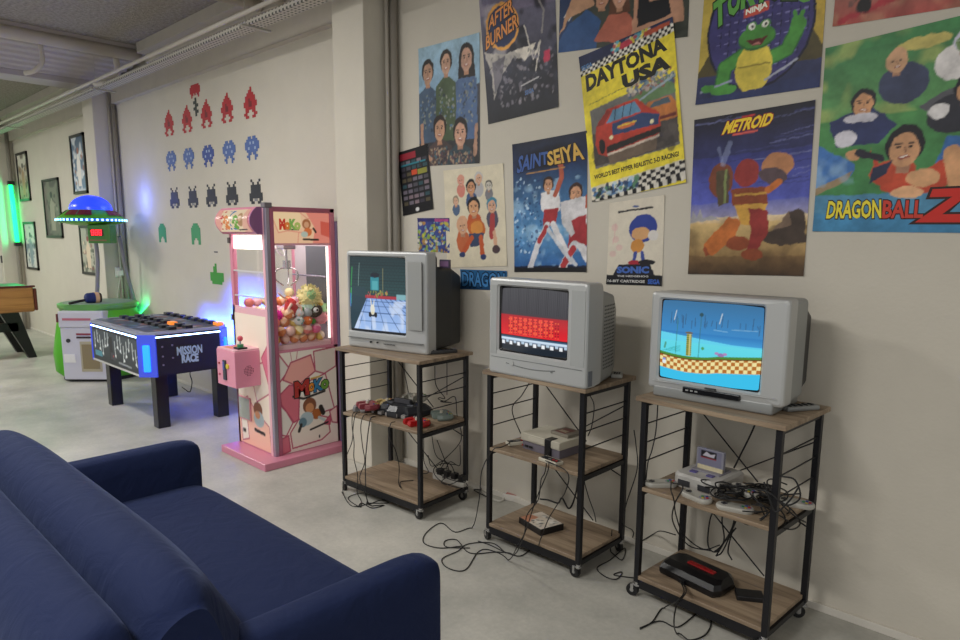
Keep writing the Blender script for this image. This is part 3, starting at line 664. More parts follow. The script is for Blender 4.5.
def pst_list():
    c = Cv(60, 100, '#16161a')
    c.rect(.06, .86, .60, .96, '#8e2634'); q = random.Random(4)
    for r in range(8):
        for k in range(5):
            u, v = .08+k*.18, .78-r*.09
            c.rect(u, v, u+.14, v+.055, q.choice(['#2f4a52', '#4c4a52', '#6b6470', '#3a3640', '#514a3a', '#7a6a72']))
    c.rect(.42, .60, .60, .68, '#c04a2c'); c.rect(.62, .59, .92, .67, '#8a8a3a'); c.rect(.08, .765, .9, .79, '#2f7a8a'); c.grain(.08)
    c.ell(.5, .06, .06, .03, '#c8c8c8')
    return Picture(c, GAIN)
poster('poster', pst_list(), [(-3.596, 1.732), (-3.296, 1.771), (-3.35, 2.18), (-3.65, 2.147)], 'tilted black sheet covered in rows of tiny game pictures', lift=.005)

def pst_small():
    c = Cv(70, 60, '#3a4686')
    c.speckle((0, 0, 1, .9), ['#b0a83c', '#7f9a3a', '#c8c2b0', '#2f3c80', '#a8803c', '#27306a', '#6fa0b4'], 150, .02, .06, 8, .9); c.rect(0, .9, 1, 1, '#33306a'); c.rect(.55, .9, .97, .985, '#a0447c'); c.warp(26, .007, 10); c.grain(.08)
    return Picture(c, GAIN)
poster('poster', pst_small(), [(-3.456, 1.500), (-3.148, 1.494), (-3.148, 1.712), (-3.453, 1.716)], 'small square blue and yellow game picture beside the cream cartoon poster')

def pst_dbs():
    c = Cv(110, 150, '#cfc6ae')
    # cluster of plain round-headed children in bright clothes on cream
    B = [(.30, .88, .055, '#c98f7c', '#c98f7c', '#c47a6c'), (.60, .88, .06, '#c9a084', '#b9b6b4', '#a8a6a8'), (.47, .80, .075, '#c08c68', '#1a191d', '#39517a'), (.76, .80, .05, '#bdb9ae', '#55524e', '#77757a'),
         (.20, .68, .05, '#c9a084', '#8a7d6a', '#4a5f7c'), (.80, .60, .075, '#c89c80', '#3f7d94', '#4c4a5c'), (.30, .42, .09, '#c99c7c', '#c99c7c', '#b5603a'), (.50, .60, .095, '#c8966e', '#17161a', '#b5532c')]
    for (u, v, s, sk, hr, sh) in B:
        c.ell(u, v-s*1.7, s*1.25, s*1.3, sh); c.face(u, v, s, sk, hr)
    c.ell(.54, .38, .14, .10, '#b8602c'); c.ell(.54, .39, .10, .075, '#c8843c'); c.poly([(.40, .34), (.66, .34), (.62, .22), (.42, .2)], '#33405c')
    c.line([(.45, .3), (.30, .16)], .07, '#b5532c'); c.line([(.6, .3), (.62, .12)], .07, '#b5532c'); c.ell(.28, .13, .05, .03, '#2f3c66'); c.ell(.63, .10, .05, .03, '#2f3c66')
    c.line([(.80, .50), (.78, .30)], .08, '#a03c3c'); c.line([(.82, .34), (.84, .2)], .05, '#c89c80'); c.ell(.84, .17, .06, .045, '#4a3a3c')
    c.warp(26, .007, 11, .3); c.grain(.05)
    return Picture(c, GAIN)
poster('poster', pst_dbs(), [(-3.17, 1.40), (-2.66, 1.43), (-2.70, 2.017), (-3.202, 2.005)], 'cream poster with a cluster of cartoon children in orange and blue')
def pst_strip():
    c = Cv(90, 26, '#1c4a72'); c.grad(0, '#173c60', 1, '#235a88'); c.grain(.06); p = Picture(c, GAIN)
    for col, b, l in (('#0b1626', .08, 1), ('#3f7ab0', .02, 2)): p.line('DRAGON', .05, .16, .95, .86, col, b, lift=l)
    return p
poster('title_strip', pst_strip(), [(-3.05, 1.272), (-2.66, 1.285), (-2.66, 1.40), (-3.05, 1.395)], 'dark blue title strip under the cream cartoon poster', lift=.004, group=None, cat='sign')

# ------------------------------------------------------------------ pixel stickers
def sticker(rows, colr, px, py, hgt, label, group, alt=None):
    c0 = wallpt(px, py); n = len(rows); m = max(len(r) for r in rows); s = hgt/n; sw = s*1.22; b = MB(); A = M(colr, .6); B = M(alt, .6) if alt else A
    for j, r in enumerate(rows):
        i = 0
        while i < len(r):
            if r[i] == ' ': i += 1; continue
            k = i
            while k < len(r) and r[k] == r[i]: k += 1
            x0 = (i-m/2)*sw; x1 = (k-m/2)*sw; z1 = (n/2-j)*s
            b.box(x0, x1, -.002, 0, z1-s, z1, B if r[i] == 'o' else A); i = k
    o = b.build('pixel_sticker', loc=(c0.x, YW-.001, c0.z)); return tag(o, label, 'sticker', group)
def wallpt(px, py): return at(px, py, 1, YW)
LANT = ['    #   ', '   ##   ', '  ####  ', ' ###### ', ' ##o### ', '###oo###', '###oo###', ' ###### ', ' ##  ## ', '##    ##', ' ##  ## ']
BUSH = ['  ## ##  ', ' #######  ', '###o#o###', '#########', '##o###o##', ' #######  ', '  ## ##  ', ' ##   ## ', '  #   #  ']
BUG = [' #    # ', '  #  #  ', ' ###### ', ' ###### ', ' ###### ', '########', '########', '## oo ##', ' ##  ## ']
ARCH = ['  ####  ', ' ###### ', '########', '########', '########', '########', '########', '###  ###', '##    ##', '##    ##']
RED = '#b3242c'; BLU = '#3d5c9c'; BLK = '#22252c'
ordn = ['first from the far column', 'second from the far column', 'third, in the middle of its row', 'fourth, second from the pink machine side', 'fifth, furthest from the far column']
for i, (x, y) in enumerate([(169, 123), (187, 119), (206.4, 113.6), (227, 107.8), (250.3, 102.6)]):
    sticker(LANT, RED, x, y, .255, 'red pixel creature sticker, ' + ordn[i], 'red pixel stickers', '#7a1820')
for i, (x, y) in enumerate([(172, 161), (189.5, 158.5), (209, 156), (230, 152), (253, 148)]):
    sticker(BUSH, '#2c4696' if i == 2 else '#4a66a6', x, y, .20, 'blue pixel creature sticker, ' + ordn[i], 'blue pixel stickers', '#9fb2cf')
for i, (x, y) in enumerate([(174.7, 198), (193, 197), (211.5, 195.5), (232, 193.5), (256, 191.5)]):
    sticker(BUG, BLK, x, y, .21, 'black pixel bug sticker, ' + ordn[i], 'black pixel stickers', '#8a8a88')
sticker(ARCH, '#3d9a72', 162.5, 233, .20, 'green pixel arch sticker beside the hammer machine glow', 'green pixel stickers')
sticker(ARCH, '#419a66', 196, 234, .21, 'green pixel arch sticker nearer to the pink machine', 'green pixel stickers')
sticker([' ####### ', '#########', '##o###o##', '#########', ' ## # ## ', ' #     # '], RED, 195, 91, .12, 'wide red pixel sticker above the row of red creatures', 'red pixel stickers')
sticker([' # ', '## ', ' ##', '## ', ' ##', ' # '], '#2c3430', 196, 107, .17, 'small black zigzag pixel sticker under the wide red one', 'black pixel stickers')
sticker(['   #    ', '  ##    ', '  ##    ', '########', '########', '########', ' ###### '], '#3f9a3c', 217, 274, .20, 'green pixel sticker low on the wall beside the pink machine', 'green pixel stickers')
sticker(['#####'], '#5a5a58', 216, 252, .012, 'thin grey dash sticker above the low green one', 'black pixel stickers')

# ------------------------------------------------------------------ framed pictures
def framed(x0, x1, z0, z1, cols, label, seed):
    x = (x0+x1)/2; z = (z0+z1)/2; t = thing('framed_picture', label, 'picture', (x, YW, z), group='framed pictures on the far wall'); w_, h_ = (x1-x0)/2, (z1-z0)/2
    b = MB(); K = M('#1a1a1c', .4); f = .035
    b.box(-w_, w_, -.025, 0, h_-f, h_, K); b.box(-w_, w_, -.025, 0, -h_, -h_+f, K); b.box(-w_, -w_+f, -.025, 0, -h_, h_, K); b.box(w_-f, w_, -.025, 0, -h_, h_, K); b.build('frame', t)
    c = Cv(36, 60, cols[0]); c.grad(0, cols[0], 1, cols[1]); c.clouds(4, 6, cols[2], .5, .8, seed); c.speckle((.1, .05, .9, .75), cols[2:], 26, .03, .09, seed, .8)
    c.poly([(.38, .1), (.34, .55), (.5, .72), (.66, .55), (.64, .1)], cols[3]); c.ell(.5, .76, .09, .06, cols[4])
    def mp(u, v, l): return (-w_+f+u*2*(w_-f), -.012-l, -h_+f+v*2*(h_-f))
    Picture(c, 1.3).build('print', mp, PRINT_MATT, parent=t); return t
framed(-13.28, -12.66, 2.115, 2.87, ['#8a7c66', '#c9c6bc', '#5c4a3c', '#a08466', '#2c2622'], 'black framed tall picture in warm browns near the green tube', 1)
framed(-13.24, -12.58, 1.024, 1.785, ['#c4c6c0', '#b8bcb8', '#4c6478', '#7c9098', '#2c3a48'], 'black framed pale picture with blue figure, below the brown one', 2)
framed(-11.95, -11.16, 1.54, 2.39, ['#5c5a54', '#6c6a60', '#3c3c3c', '#8a8478', '#24262a'], 'black framed dark grey picture in the middle of the far wall', 3)
framed(-10.48, -9.92, 2.125, 2.885, ['#6a86a0', '#3c5068', '#c8ccd0', '#d0ccc8', '#8a5a4c'], 'black framed blue picture above the hammer machine canopy', 4)
framed(-10.40, -9.80, 1.06, 1.715, ['#a8a696', '#9aa090', '#3c4a3c', '#c8b8a0', '#7a3c38'], 'black framed picture seen behind the hammer machine pole', 5)

# ------------------------------------------------------------------ sofa
SOFA = None
def sofa_mat():
    m = bpy.data.materials.new('navy_stretch_cover'); m.use_nodes = True; nt = m.node_tree; b = nt.nodes['Principled BSDF']
    b.inputs['Base Color'].default_value = (*lin('#182345'), 1); b.inputs['Roughness'].default_value = .85; b.inputs['Sheen Weight'].default_value = .14; b.inputs['Sheen Roughness'].default_value = .4
    b.inputs['Sheen Tint'].default_value = (.35, .45, .8, 1); b.inputs['Specular IOR Level'].default_value = .2
    tc = nt.nodes.new('ShaderNodeTexCoord')
    w1 = nt.nodes.new('ShaderNodeTexNoise'); w1.inputs['Scale'].default_value = 420; w1.inputs['Detail'].default_value = 2
    w2 = nt.nodes.new('ShaderNodeTexNoise'); w2.inputs['Scale'].default_value = 7; w2.inputs['Detail'].default_value = 4; w2.inputs['Distortion'].default_value = 1.6
    for q in (w1, w2): nt.links.new(tc.outputs['Object'], q.inputs['Vector'])
    b1 = nt.nodes.new('ShaderNodeBump'); b1.inputs['Strength'].default_value = .35; b1.inputs['Distance'].default_value = .002; nt.links.new(w1.outputs['Fac'], b1.inputs['Height'])
    b2 = nt.nodes.new('ShaderNodeBump'); b2.inputs['Strength'].default_value = .4; b2.inputs['Distance'].default_value = .02; nt.links.new(w2.outputs['Fac'], b2.inputs['Height'])
    nt.links.new(b1.outputs[0], b2.inputs['Normal']); nt.links.new(b2.outputs[0], b.inputs['Normal'])
    return m
SOFA = sofa_mat()
def add_sofa():
    t = thing('sofa', 'navy blue two-seat sofa in a stretch cover, facing the television carts', 'sofa', (-2.41, .9, 0))
    def soft(name, x0, x1, y0, y1, z0, z1, r, puff=0, tilt=None):
        b = bmesh.new(); bmesh.ops.create_cube(b, size=1)
        for v in b.verts: v.co = Vector(((x0+x1)/2+v.co.x*(x1-x0), (y0+y1)/2+v.co.y*(y1-y0), (z0+z1)/2+v.co.z*(z1-z0)))
        bmesh.ops.subdivide_edges(b, edges=b.edges[:], cuts=9, use_grid_fill=True)
        cx, cy, cz = (x0+x1)/2, (y0+y1)/2, (z0+z1)/2; hx, hy, hz = (x1-x0)/2, (y1-y0)/2, (z1-z0)/2
        for v in b.verts:
            p = v.co; q = Vector((max(cx-hx+r, min(cx+hx-r, p.x)), max(cy-hy+r, min(cy+hy-r, p.y)), max(cz-hz+r, min(cz+hz-r, p.z))))
            d = p-q
            if d.length > 1e-6: p = q+d.normalized()*r
            if puff and p.z > cz: p = p+Vector((0, 0, puff*max(0, 1-((p.x-cx)/hx)**2)*max(0, 1-((p.y-cy)/hy)**2)))
            v.co = p
        m = MB(); m.bm(b, SOFA, True); o = m.build(name, t); s = o.modifiers.new('soft', 'SUBSURF'); s.levels = s.render_levels = 1
        return o
    soft('seat', -.81, .81, -.25, .475, .13, .415, .05, .018)
    soft('armrest', .80, .94, -.40, .495, .06, .605, .055); soft('armrest', -.94, -.80, -.40, .495, .06, .605, .055)
    # reclining back cushion over the full width, its sections along the length
    def section(k):
        e = 1-abs(k)**9*.09; pts = []; f = 1 if abs(k) < .985 else .93
        P = [(.0, .38), (-.045, .50), (-.12, .63), (-.185, .74), (-.235, .80), (-.28, .826), (-.335, .825), (-.39, .79), (-.425, .72), (-.42, .60), (-.39, .48), (-.36, .38)]
        for y, z in P:
            cyy = -.30; g = 1-.62*abs(k)**9 if y > cyy else 1; pts.append((cyy+(y-cyy)*g, .38+(z-.38)*e*f))
        return pts
    ks = [-1, -.985, -.95, -.85, -.6, -.4, -.2, 0, .2, .4, .6, .85, .95, .985, 1]; rings = []
    for k in ks: rings.append([(k*.955, y, z) for y, z in section(k)])
    o = MB().loft(rings, SOFA, True).build('back_cushion', t); s = o.modifiers.new('soft', 'SUBSURF'); s.levels = s.render_levels = 2
    # the frame of the back, a little apart from the cushion
    rings = []
    P = [(-.425, .10), (-.43, .55), (-.435, .74), (-.455, .795), (-.51, .805), (-.58, .77), (-.63, .68), (-.68, .40), (-.70, .10)]
    for k in (-1, -.985, -.9, -.5, 0, .5, .9, .985, 1):
        e = .95 if abs(k) == 1 else 1; rings.append([(k*.965, -.56+(y+.56)*e, z*e) for y, z in P])
    o = MB().loft(rings, SOFA, True).build('back_frame', t); s = o.modifiers.new('soft', 'SUBSURF'); s.levels = s.render_levels = 2
    for x in (-.8, .8):
        for y in (-.6, .42): MB().cyl((x, y, 0), (x, y, .12), .025, M('#1a1a1a', .5), 10).build('foot', t)
    return t
add_sofa()

# ------------------------------------------------------------------ television carts
OAK = wood_mat('grey_oak_board', '#6b5a49', '#8f7c66', '#ab9880', 0, 1.0, .5)
BLKM = M('#15151a', .45, .2, name='black_powder_coat')
CHROME = M('#b8b8b8', .25, .9, name='caster_steel'); RUB = M('#111113', .5, name='caster_rubber')
CH = .905
CARTS = [(-3.129, 2.600, .058, .675, .385), (-2.032, 2.692, 0, .578, .372), (-1.158, 2.73, -.051, .582, .374)]
CMAT = [T(x, y, 0) @ rotz(a) for x, y, a, _, _ in CARTS]
def cart(i, label):
    x, y, a, W, D = CARTS[i]; t = thing('wheeled_cart', label, 'cart', (x, y, 0), a, 'three-tier television carts'); w_, d_ = W/2, D/2; L = .0125
    for sx in (-1, 1):
        for sy in (-1, 1): MB().box(sx*w_-L, sx*w_+L, sy*d_-L, sy*d_+L, .07, CH, BLKM, .002, 1).build('leg', t)
    def board(nm, z, ox, oy, th=.018):
        MB().box(-w_-ox, w_+ox, -d_-oy, d_+oy, z-th, z, OAK, .0015, 1).build(nm, t)
    board('top_board', CH+.02, .03, .03, .02); board('shelf', .52, -.002, .012); board('shelf', .105, -.002, .012)
    for z in (CH-.012, .49, .075):
        b = MB()
        b.box(-w_, w_, -d_-.008, -d_+.008, z-.03, z+.012, BLKM) if z < .2 else None  # lowest front bar made deeper to take in the shadow below the frame
        b.box(-w_, w_, d_-.008, d_+.008, z-.012, z+.010, BLKM); b.box(-w_-.008, -w_+.008, -d_, d_, z-.012, z+.010, BLKM); b.box(w_-.008, w_+.008, -d_, d_, z-.012, z+.010, BLKM)
        b.build('shelf_frame', t)
    for sx in (-1, 1):
        for z in (.80, .715, .63): MB().cyl((sx*w_, -d_, z), (sx*w_, d_, z), .0032, BLKM, 6).build('side_rail', t)
    for p in (((-w_, d_, .86), (w_*.2, d_, .54)), ((w_, d_, .78), (-w_*.25, d_, .54)), ((-w_, d_, .46), (w_*.4, d_, .12)), ((w_, d_, .40), (0, d_, .50))):
        MB().cyl(p[0], p[1], .0032, BLKM, 6).build('cross_brace', t)
    rr = random.Random(i+3)
    for sx in (-1, 1):
        for sy in (-1, 1):
            an = rr.uniform(2.4, 3.9); X = T(sx*w_, sy*d_, 0) @ rotz(an); c = thing_part('caster', t, X)
            b = MB(X); b.cyl((0, 0, .05), (0, 0, .075), .012, CHROME, 10)
            
            b.box(-.014, .02, -.0125, .0125, .053, .060, CHROME); b.box(.012, .026, -.0145, -.0115, .022, .058, CHROME); b.box(.012, .026, .0115, .0145, .022, .058, CHROME)
            cs = b.build('caster', t)
            MB(X).cyl((.02, -.010, .0275), (.02, .010, .0275), .0275, RUB, 20).cyl((.02, -.0115, .0275), (.02, .0115, .0275), .010, M('#8a8a8a', .4), 10).build('wheel', cs)
    return t
def thing_part(*a): return None
cart(0, 'three-tier wheeled cart under the television nearest to the pink machine')
cart(1, 'three-tier wheeled cart in the middle, holding the television with the red screen')
cart(2, 'three-tier wheeled cart under the television showing a blue and orange game')

# ------------------------------------------------------------------ televisions
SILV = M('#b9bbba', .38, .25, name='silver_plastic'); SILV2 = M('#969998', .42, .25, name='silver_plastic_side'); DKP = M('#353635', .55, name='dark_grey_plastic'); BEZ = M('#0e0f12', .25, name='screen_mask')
def screen_part(t, cv, x0, x1, z0, z1, bulge, y, em=SCREEN, gain=1.0):
    def mp(u, v, l):
        a, b_ = (u*2-1), (v*2-1)
        return (x0+(x1-x0)*u, y-l+bulge*(a*a*.6+b_*b_*.4), z0+(z1-z0)*v)
    return Picture(cv, gain).build('screen', mp, em, parent=t)
def crt(name, label, loc, rz, W, H, scr, body, cv, face_bulge=.0, side=SILV2, back=DKP, z_off=0, gain=1.0, sb=.012, z0=0):
    """body: list of (y, x inset each side, z bottom, z top) behind the front shell"""
    t = thing('crt_television', label, 'television', loc, rz, 'tube televisions on the carts'); sx0, sx1, sz0, sz1 = scr
    b = MB(); n = 6
    def ring(i, y, r, bulge=0):
        return [(x, y+(bulge*((2*x/W-1)**2) if bulge else 0), z) for x, z in rrect(i, W-i, z0+i, H-i, r, n)]
    def sring(e, y, r):
        pts = rrect(sx0-e, sx1+e, sz0-e, sz1+e, r, n); return [(x, y+face_bulge*((2*x/W-1)**2), z) for x, z in pts]
    b.loft([ring(0, body[0][0], .012), ring(0, .012+face_bulge, .014), ring(.004, .004, .014, face_bulge), ring(.012, 0, .012, face_bulge), sring(.012, 0, .012), sring(.004, .010, .01)], SILV, False, cap0=False, cap1=False)
    for k in range(len(b.s)): b.s[k] = False
    b.loft([sring(.004, .010, .01), sring(-.003, .017, .008), sring(-.02, .03, .006)], BEZ, False, cap0=False, cap1=False)
    b.build('front_shell', t)
    rings = [[(x, y, z) for x, z in rrect(i, W-i, zb, zt, min(.02, .3*(zt-zb)), 3)] for y, i, zb, zt in body]
    mb = MB(); mb.loft(rings[:3], side, False, cap0=True, cap1=False); mb.loft(rings[2:], back, False, cap0=False, cap1=True); mb.build('rear_housing', t)
    screen_part(t, cv, sx0-.002, sx1+.002, sz0-.002, sz1+.002, sb, .010, gain=gain)
    return t
def brick_screen():
    c = Cv(150, 120, '#1f2c30'); c.grad(.5, '#26484a', 1, '#1c3438')
    for j in range(13):
        v = .5+j*.04; c.line([(0, v), (1, v)], .004, '#0f1c20'); 
        for k in range(18): c.line([(k/17+(.03 if j % 2 else 0), v), (k/17+(.03 if j % 2 else 0), v+.04)], .0035, '#0f1c20')
    c.rect(.40, .57, .55, .74, '#2f8894'); c.rect(.43, .57, .53, .69, '#4fa6ae'); c.ell(.48, .77, .08, .035, '#141d28'); c.line([(.17, .62), (.19, .92)], .006, '#8fb0a8'); c.line([(.62, .52), (.62, .86)], .005, '#9a9468')
    c.rect(0, .42, 1, .5, '#a8303c'); c.rect(0, .44, .3, .6, '#244048'); c.speckle((.3, .48, .7, .56), ['#b85050', '#7d8a3c', '#a8a050'], 22, .006, .02, 2); c.rect(.85, .40, 1, .53, '#7fb0b8')
    # tiled road in perspective, vanishing at the middle of the wall
    c.grad(0, '#a4c4f4', .46, '#86a8e0')
    c.poly([(0, .05), (0, .46), (.30, .46), (.04, .06)], '#1f3a44')
    for k in range(-6, 14):
        x = k*.25-.6; c.line([(.43+(x-.43)*.32, .46), (x+.05*(x-.43), 0)], .009, '#39588c')
    for v in (.42, .36, .27, .15): c.line([(0, v), (1, v)], .007 if v > .3 else .010, '#39588c')
    c.clouds(9, 6, '#dce8fa', .5, .6, 5, (0, 0, 1, .44)); c.poly([(0, 0), (.0, .5), (.33, .46), (.045, 0)], '#1f3b48')
    c.line([(.02, .38), (.03, .58)], .02, '#3fa85a'); c.line([(.01, .34), (.02, .5)], .02, '#3a7ac0'); c.line([(.03, .62), (.05, .86)], .02, '#2f8a4c')
    c.ell(.43, .25, .075, .035, '#2c3444'); c.ell(.38, .24, .025, .035, '#14151c'); c.ell(.485, .24, .025, .035, '#14151c'); c.ell(.43, .31, .04, .07, '#e4e2d4'); c.line([(.41, .36), (.40, .44)], .014, '#f0ecd8'); c.line([(.45, .36), (.46, .43)], .012, '#f0ecd8'); c.ell(.43, .265, .02, .015, '#e0d8b0')
    c.checks(((0, 0), (1, 0), (0, 1)), 1, 1, '#000000', '#000000') if False else None
    c.rect(0, 0, 1, .035, '#0c1018'); return c
def red_screen():
    c = Cv(140, 120, '#34343a'); c.grad(.55, '#3c3a40', 1, '#4a4a4e')
    for k in range(40): c.line([(k/39, .58), (k/39, 1)], .005, '#2c2b30')
    c.grad(.50, '#5a2028', .62, '#3c3a40'); c.grad(.26, '#e8242e', .58, '#b01c26')
    for k in range(9): c.rect(.15+k*.075, .27, .20+k*.075, .55, '#f04a3a')
    for j in range(7):
        for k in range(20): c.rect(.14+k*.038, .285+j*.037, .158+k*.038, .30+j*.037, '#7a1018' if (k//2+j) % 3 else '#f4763c')
    c.grad(.26, '#e8242e', .29, '#e8242e'); c.rect(0, .24, 1, .265, '#2a2428'); c.rect(0, .22, 1, .25, '#3c5a78'); c.rect(0, .185, 1, .225, '#cfe2f4'); c.rect(0, .17, 1, .188, '#3f5a7c')
    for k in range(8): c.rect(.03+k*.122, .115, .075+k*.122, .17, '#f2f6fa'); c.rect(.095+k*.122, .145, .14+k*.122, .185, '#b9cfe2')
    c.rect(0, 0, 1, .112, '#1d2630'); return c
def sea_screen():
    c = Cv(160, 125, '#2f8fd8'); c.grad(.62, '#2f86c6', 1, '#2e6e9c'); c.grad(.52, '#3a9ad8', .62, '#1f78bc')
    for k in range(22):
        q = random.Random(k); u = q.random(); c.line([(u, q.uniform(.66, .74)), (u+q.uniform(-.01, .01), q.uniform(.76, .86))], .007, '#27567c')
    for u in (.14, .60): c.line([(u, .76), (u+.02, .88)], .008, '#c8d4da')
    c.line([(.55, .68), (.68, .67)], .006, '#7fb8dc'); c.line([(.72, .70), (.95, .71)], .008, '#6fa6cc')
    c.grad(.36, '#5fe0ee', .52, '#58cfee'); c.poly([(0, .60), (1, .49), (1, .40), (0, .5)], '#5fd4f0'); c.rect(0, .30, 1, .50, '#62dcec')
    for k in range(6): c.line([(.03+.02*k, .36+.01*k), (.22, .37+.015*k)], .004, '#3fb4b8')
    c.rect(0, 0, 1, .28, '#3cc4f0')
    pts = [(0, .34)]+[(i/20, .335-.055*sin(min(1, i/12)*pi)*.6+(.06*max(0, (i-10)/10)**1.2)) for i in range(21)]
    top = [(u, v) for u, v in pts]; bot = [(u, v-.19-(.02 if u > .4 else 0)) for u, v in top]
    import numpy as _n
    tv = _n.interp(c.U, [p[0] for p in top], [p[1] for p in top]); ins = (c.V < tv) & (c.V > tv-.185)
    k = ((_n.floor(c.U*26)+_n.floor((c.V-tv)*-22)) % 2 == 0); c.put((ins & k).astype(float), '#b8702c'); c.put((ins & ~k).astype(float), '#f2e6a4')
    c.put(((c.V < tv+.018) & (c.V > tv-.012)).astype(float), '#4f8a34'); c.put(((c.V < tv-.012) & (c.V > tv-.025)).astype(float), '#6a3c1c')
    c.rect(.28, .33, .335, .60, '#a89a44'); 
    for j in range(10): c.rect(.28, .34+j*.026, .335, .352+j*.026, '#5f7a2c')
    c.rect(.31, .33, .323, .60, '#d8cf8a'); c.ell(.305, .615, .04, .012, '#6a5a30')
    c.line([(.17, .34), (.18, .78)], .006, '#2f7a6c'); c.line([(.41, .32), (.42, .84)], .006, '#2f6a6c'); c.ell(.42, .85, .02, .025, '#1c4a58'); c.line([(.05, .40), (.06, .46)], .02, '#4fa08c'); c.ell(.45, .44, .015, .02, '#4aa060')
    c.ell(.63, .385, .035, .022, '#9a7ab4'); c.ell(.59, .40, .02, .018, '#b08cc0'); c.ell(.67, .40, .02, .018, '#b08cc0'); c.ell(.05, .22, .02, .03, '#e8f0f4'); c.ell(.05, .25, .02, .015, '#8c9ad8')
    return c

# first television: bulged shell, dark housing, wide speaker side
t1 = crt('tv', 'silver tube television showing a blue stone road game, nearest to the pink machine', (-3.457, 2.422, CH+.02), .20, .61, .585,
    (.028, .455, .105, .548), [(.10, .004, .006, .578), (.13, .012, .012, .565), (.14, .02, .012, .50), (.30, .03, .012, .49), (.44, .06, .012, .44), (.50, .11, .03, .36)], brick_screen(), face_bulge=.018, side=DKP, back=DKP, gain=1.0)
b = MB(); b.box(.485, .585, -.001, .006, .14, .53, M('#9b9d9b', .5), .002); b.build('speaker_grille', t1)
b = MB(); b.box(.02, .59, -.004, .012, .062, .0645, M('#6d6f6e', .5)); b.cyl((.20, -.004, .045), (.20, .006, .045), .006, BEZ, 12); b.cyl((.25, -.002, .045), (.25, .006, .045), .005, BEZ, 12)
for k in range(4): b.box(.30+k*.022, .315+k*.022, -.001, .006, .038, .043, M('#5c5e5e', .5))
b.build('control_buttons', t1)
# second television: square front, vented flank
t2 = crt('tv', 'silver tube television with a red striped picture, on the middle cart', (-2.300, 2.468, CH+.02), .0, .59, .475,
    (.066, .476, .12, .433), [(.08, 0, 0, .475), (.12, .002, .002, .473), (.13, .006, .005, .44), (.28, .045, .01, .41), (.42, .12, .02, .34), (.46, .15, .05, .28)], red_screen(), side=SILV, back=SILV2)
b = MB(); b.box(.505, .58, -.002, .003, .10, .44, M('#a4a7a6', .55), .001); b.build('speaker_grille', t2); b = MB(); b.box(.015, .055, -.002, .003, .10, .44, M('#a4a7a6', .55), .001); b.build('speaker_grille', t2)
b = MB(); pts = [(.12+.02*k, .062-.012*sin(k/15*pi)) for k in range(16)]
b.tube([(x, -.001, z) for x, z in pts], .0025, M('#6f7372', .5), 5, 1); b.tube([(.02, -.001, .085), (.57, -.001, .085)], .0018, M('#7f8382', .5), 4, 1)
b.cyl((.155, -.004, .065), (.155, .004, .065), .014, SILV, 16); b.cyl((.40, -.003, .055), (.40, .004, .055), .006, M('#77797a', .4), 10)
b.box(.586, .5925, .02, .05, .01, .08, M('#6c7078', .4)); b.build('control_panel', t2)
b = MB()
for j in range(16):
    for k in range(9): b.box(.5965-.0-.30*0, .6005, .185+k*0.0, .187+k*0.0, 0, 0.001, DKP) if False else None
for j in range(18):
    z = .07+j*.017
    for k in range(7):
        y = .16+k*.022; xx = .59-.006-(y-.13)/.15*.039 if y < .28 else .59-.045-(y-.28)/.14*.075
        b.box(xx-.004, xx+.0015, y-.006, y+.004, z, z+.007, M('#4d504f', .6))
b.build('side_vent', t2)
# third television: wide, brushed sides, black control bar
t3 = crt('tv', 'wide silver tube television showing a blue sea with orange chequered ground', (-1.475, 2.588, CH+.02), .02, .572, .448,
    (.052, .475, .085, .415), [(.09, 0, .038, .448), (.21, .0, .045, .443), (.23, .006, .05, .435), (.24, .012, .06, .41), (.36, .03, .07, .37), (.395, .07, .10, .33)], sea_screen(), face_bulge=.010, z0=.034)
b = MB(); b.box(.028, .535, .006, .30, 0, .05, SILV2, .010, 3); b.build('foot', t3)
b = MB(); b.box(.17, .41, -.006, .012, .038, .062, M('#121316', .25), .003); b.box(.265, .31, -.004, .004, .066, .072, DKP)
for k in range(3): b.box(.185+k*.02, .197+k*.02, -.008, 0, .047, .053, M('#9a9c9c', .4))
b.tube([(.03, -.001, .07), (.16, -.001, .07)], .0014, M('#d0d2d2', .3), 4, 1); b.tube([(.42, -.001, .07), (.55, -.001, .07)], .0014, M('#d0d2d2', .3), 4, 1)
b.build('control_panel', t3)
def on_cart(i, x, y, z): return CMAT[i] @ Vector((x, y, z))
def remote(i, x, y, rz, label, mat, n=5, l=.17, w_=.045):
    p = on_cart(i, x, y, CH+.02); t = thing('remote_control', label, 'remote control', p, rz+CARTS[i][2], 'remote controls')
    MB().box(-w_/2, w_/2, -l/2, l/2, 0, .02, mat, .006, 3).build('body', t)
    b = MB()
    for j in range(n):
        for k in range(3): b.box(-.014+k*.011, -.006+k*.011, -l*.4+j*l*.17, -l*.4+j*l*.17+.009, .019, .023, M('#22242a', .5))
    b.build('keypad', t); return t
remote(0, .275, .06, -.45, 'dark remote control lying beside the television next to the pink machine', M('#3a3b3c', .4))
remote(1, .262, .13, .5, 'pale grey small remote lying beside the middle television', M('#a9aaa6', .4), 3, .09, .055)
remote(2, .255, .07, -.5, 'silver remote control lying beside the wide television', M('#8d9090', .35, .3), 5, .15, .05)
# cartridge standing on the first television
tag(MB().box(-.035, .035, -.009, .009, 0, .05, M('#4c4258', .5), .002).box(-.028, .028, -.0095, -.0088, .01, .04, M('#7a5a80', .5)).build('game_cartridge', loc=(-2.905, 2.74, CH+.02+.49), rz=.2), 'small purple cartridge standing on top of the television by the pink machine', 'game cartridge')

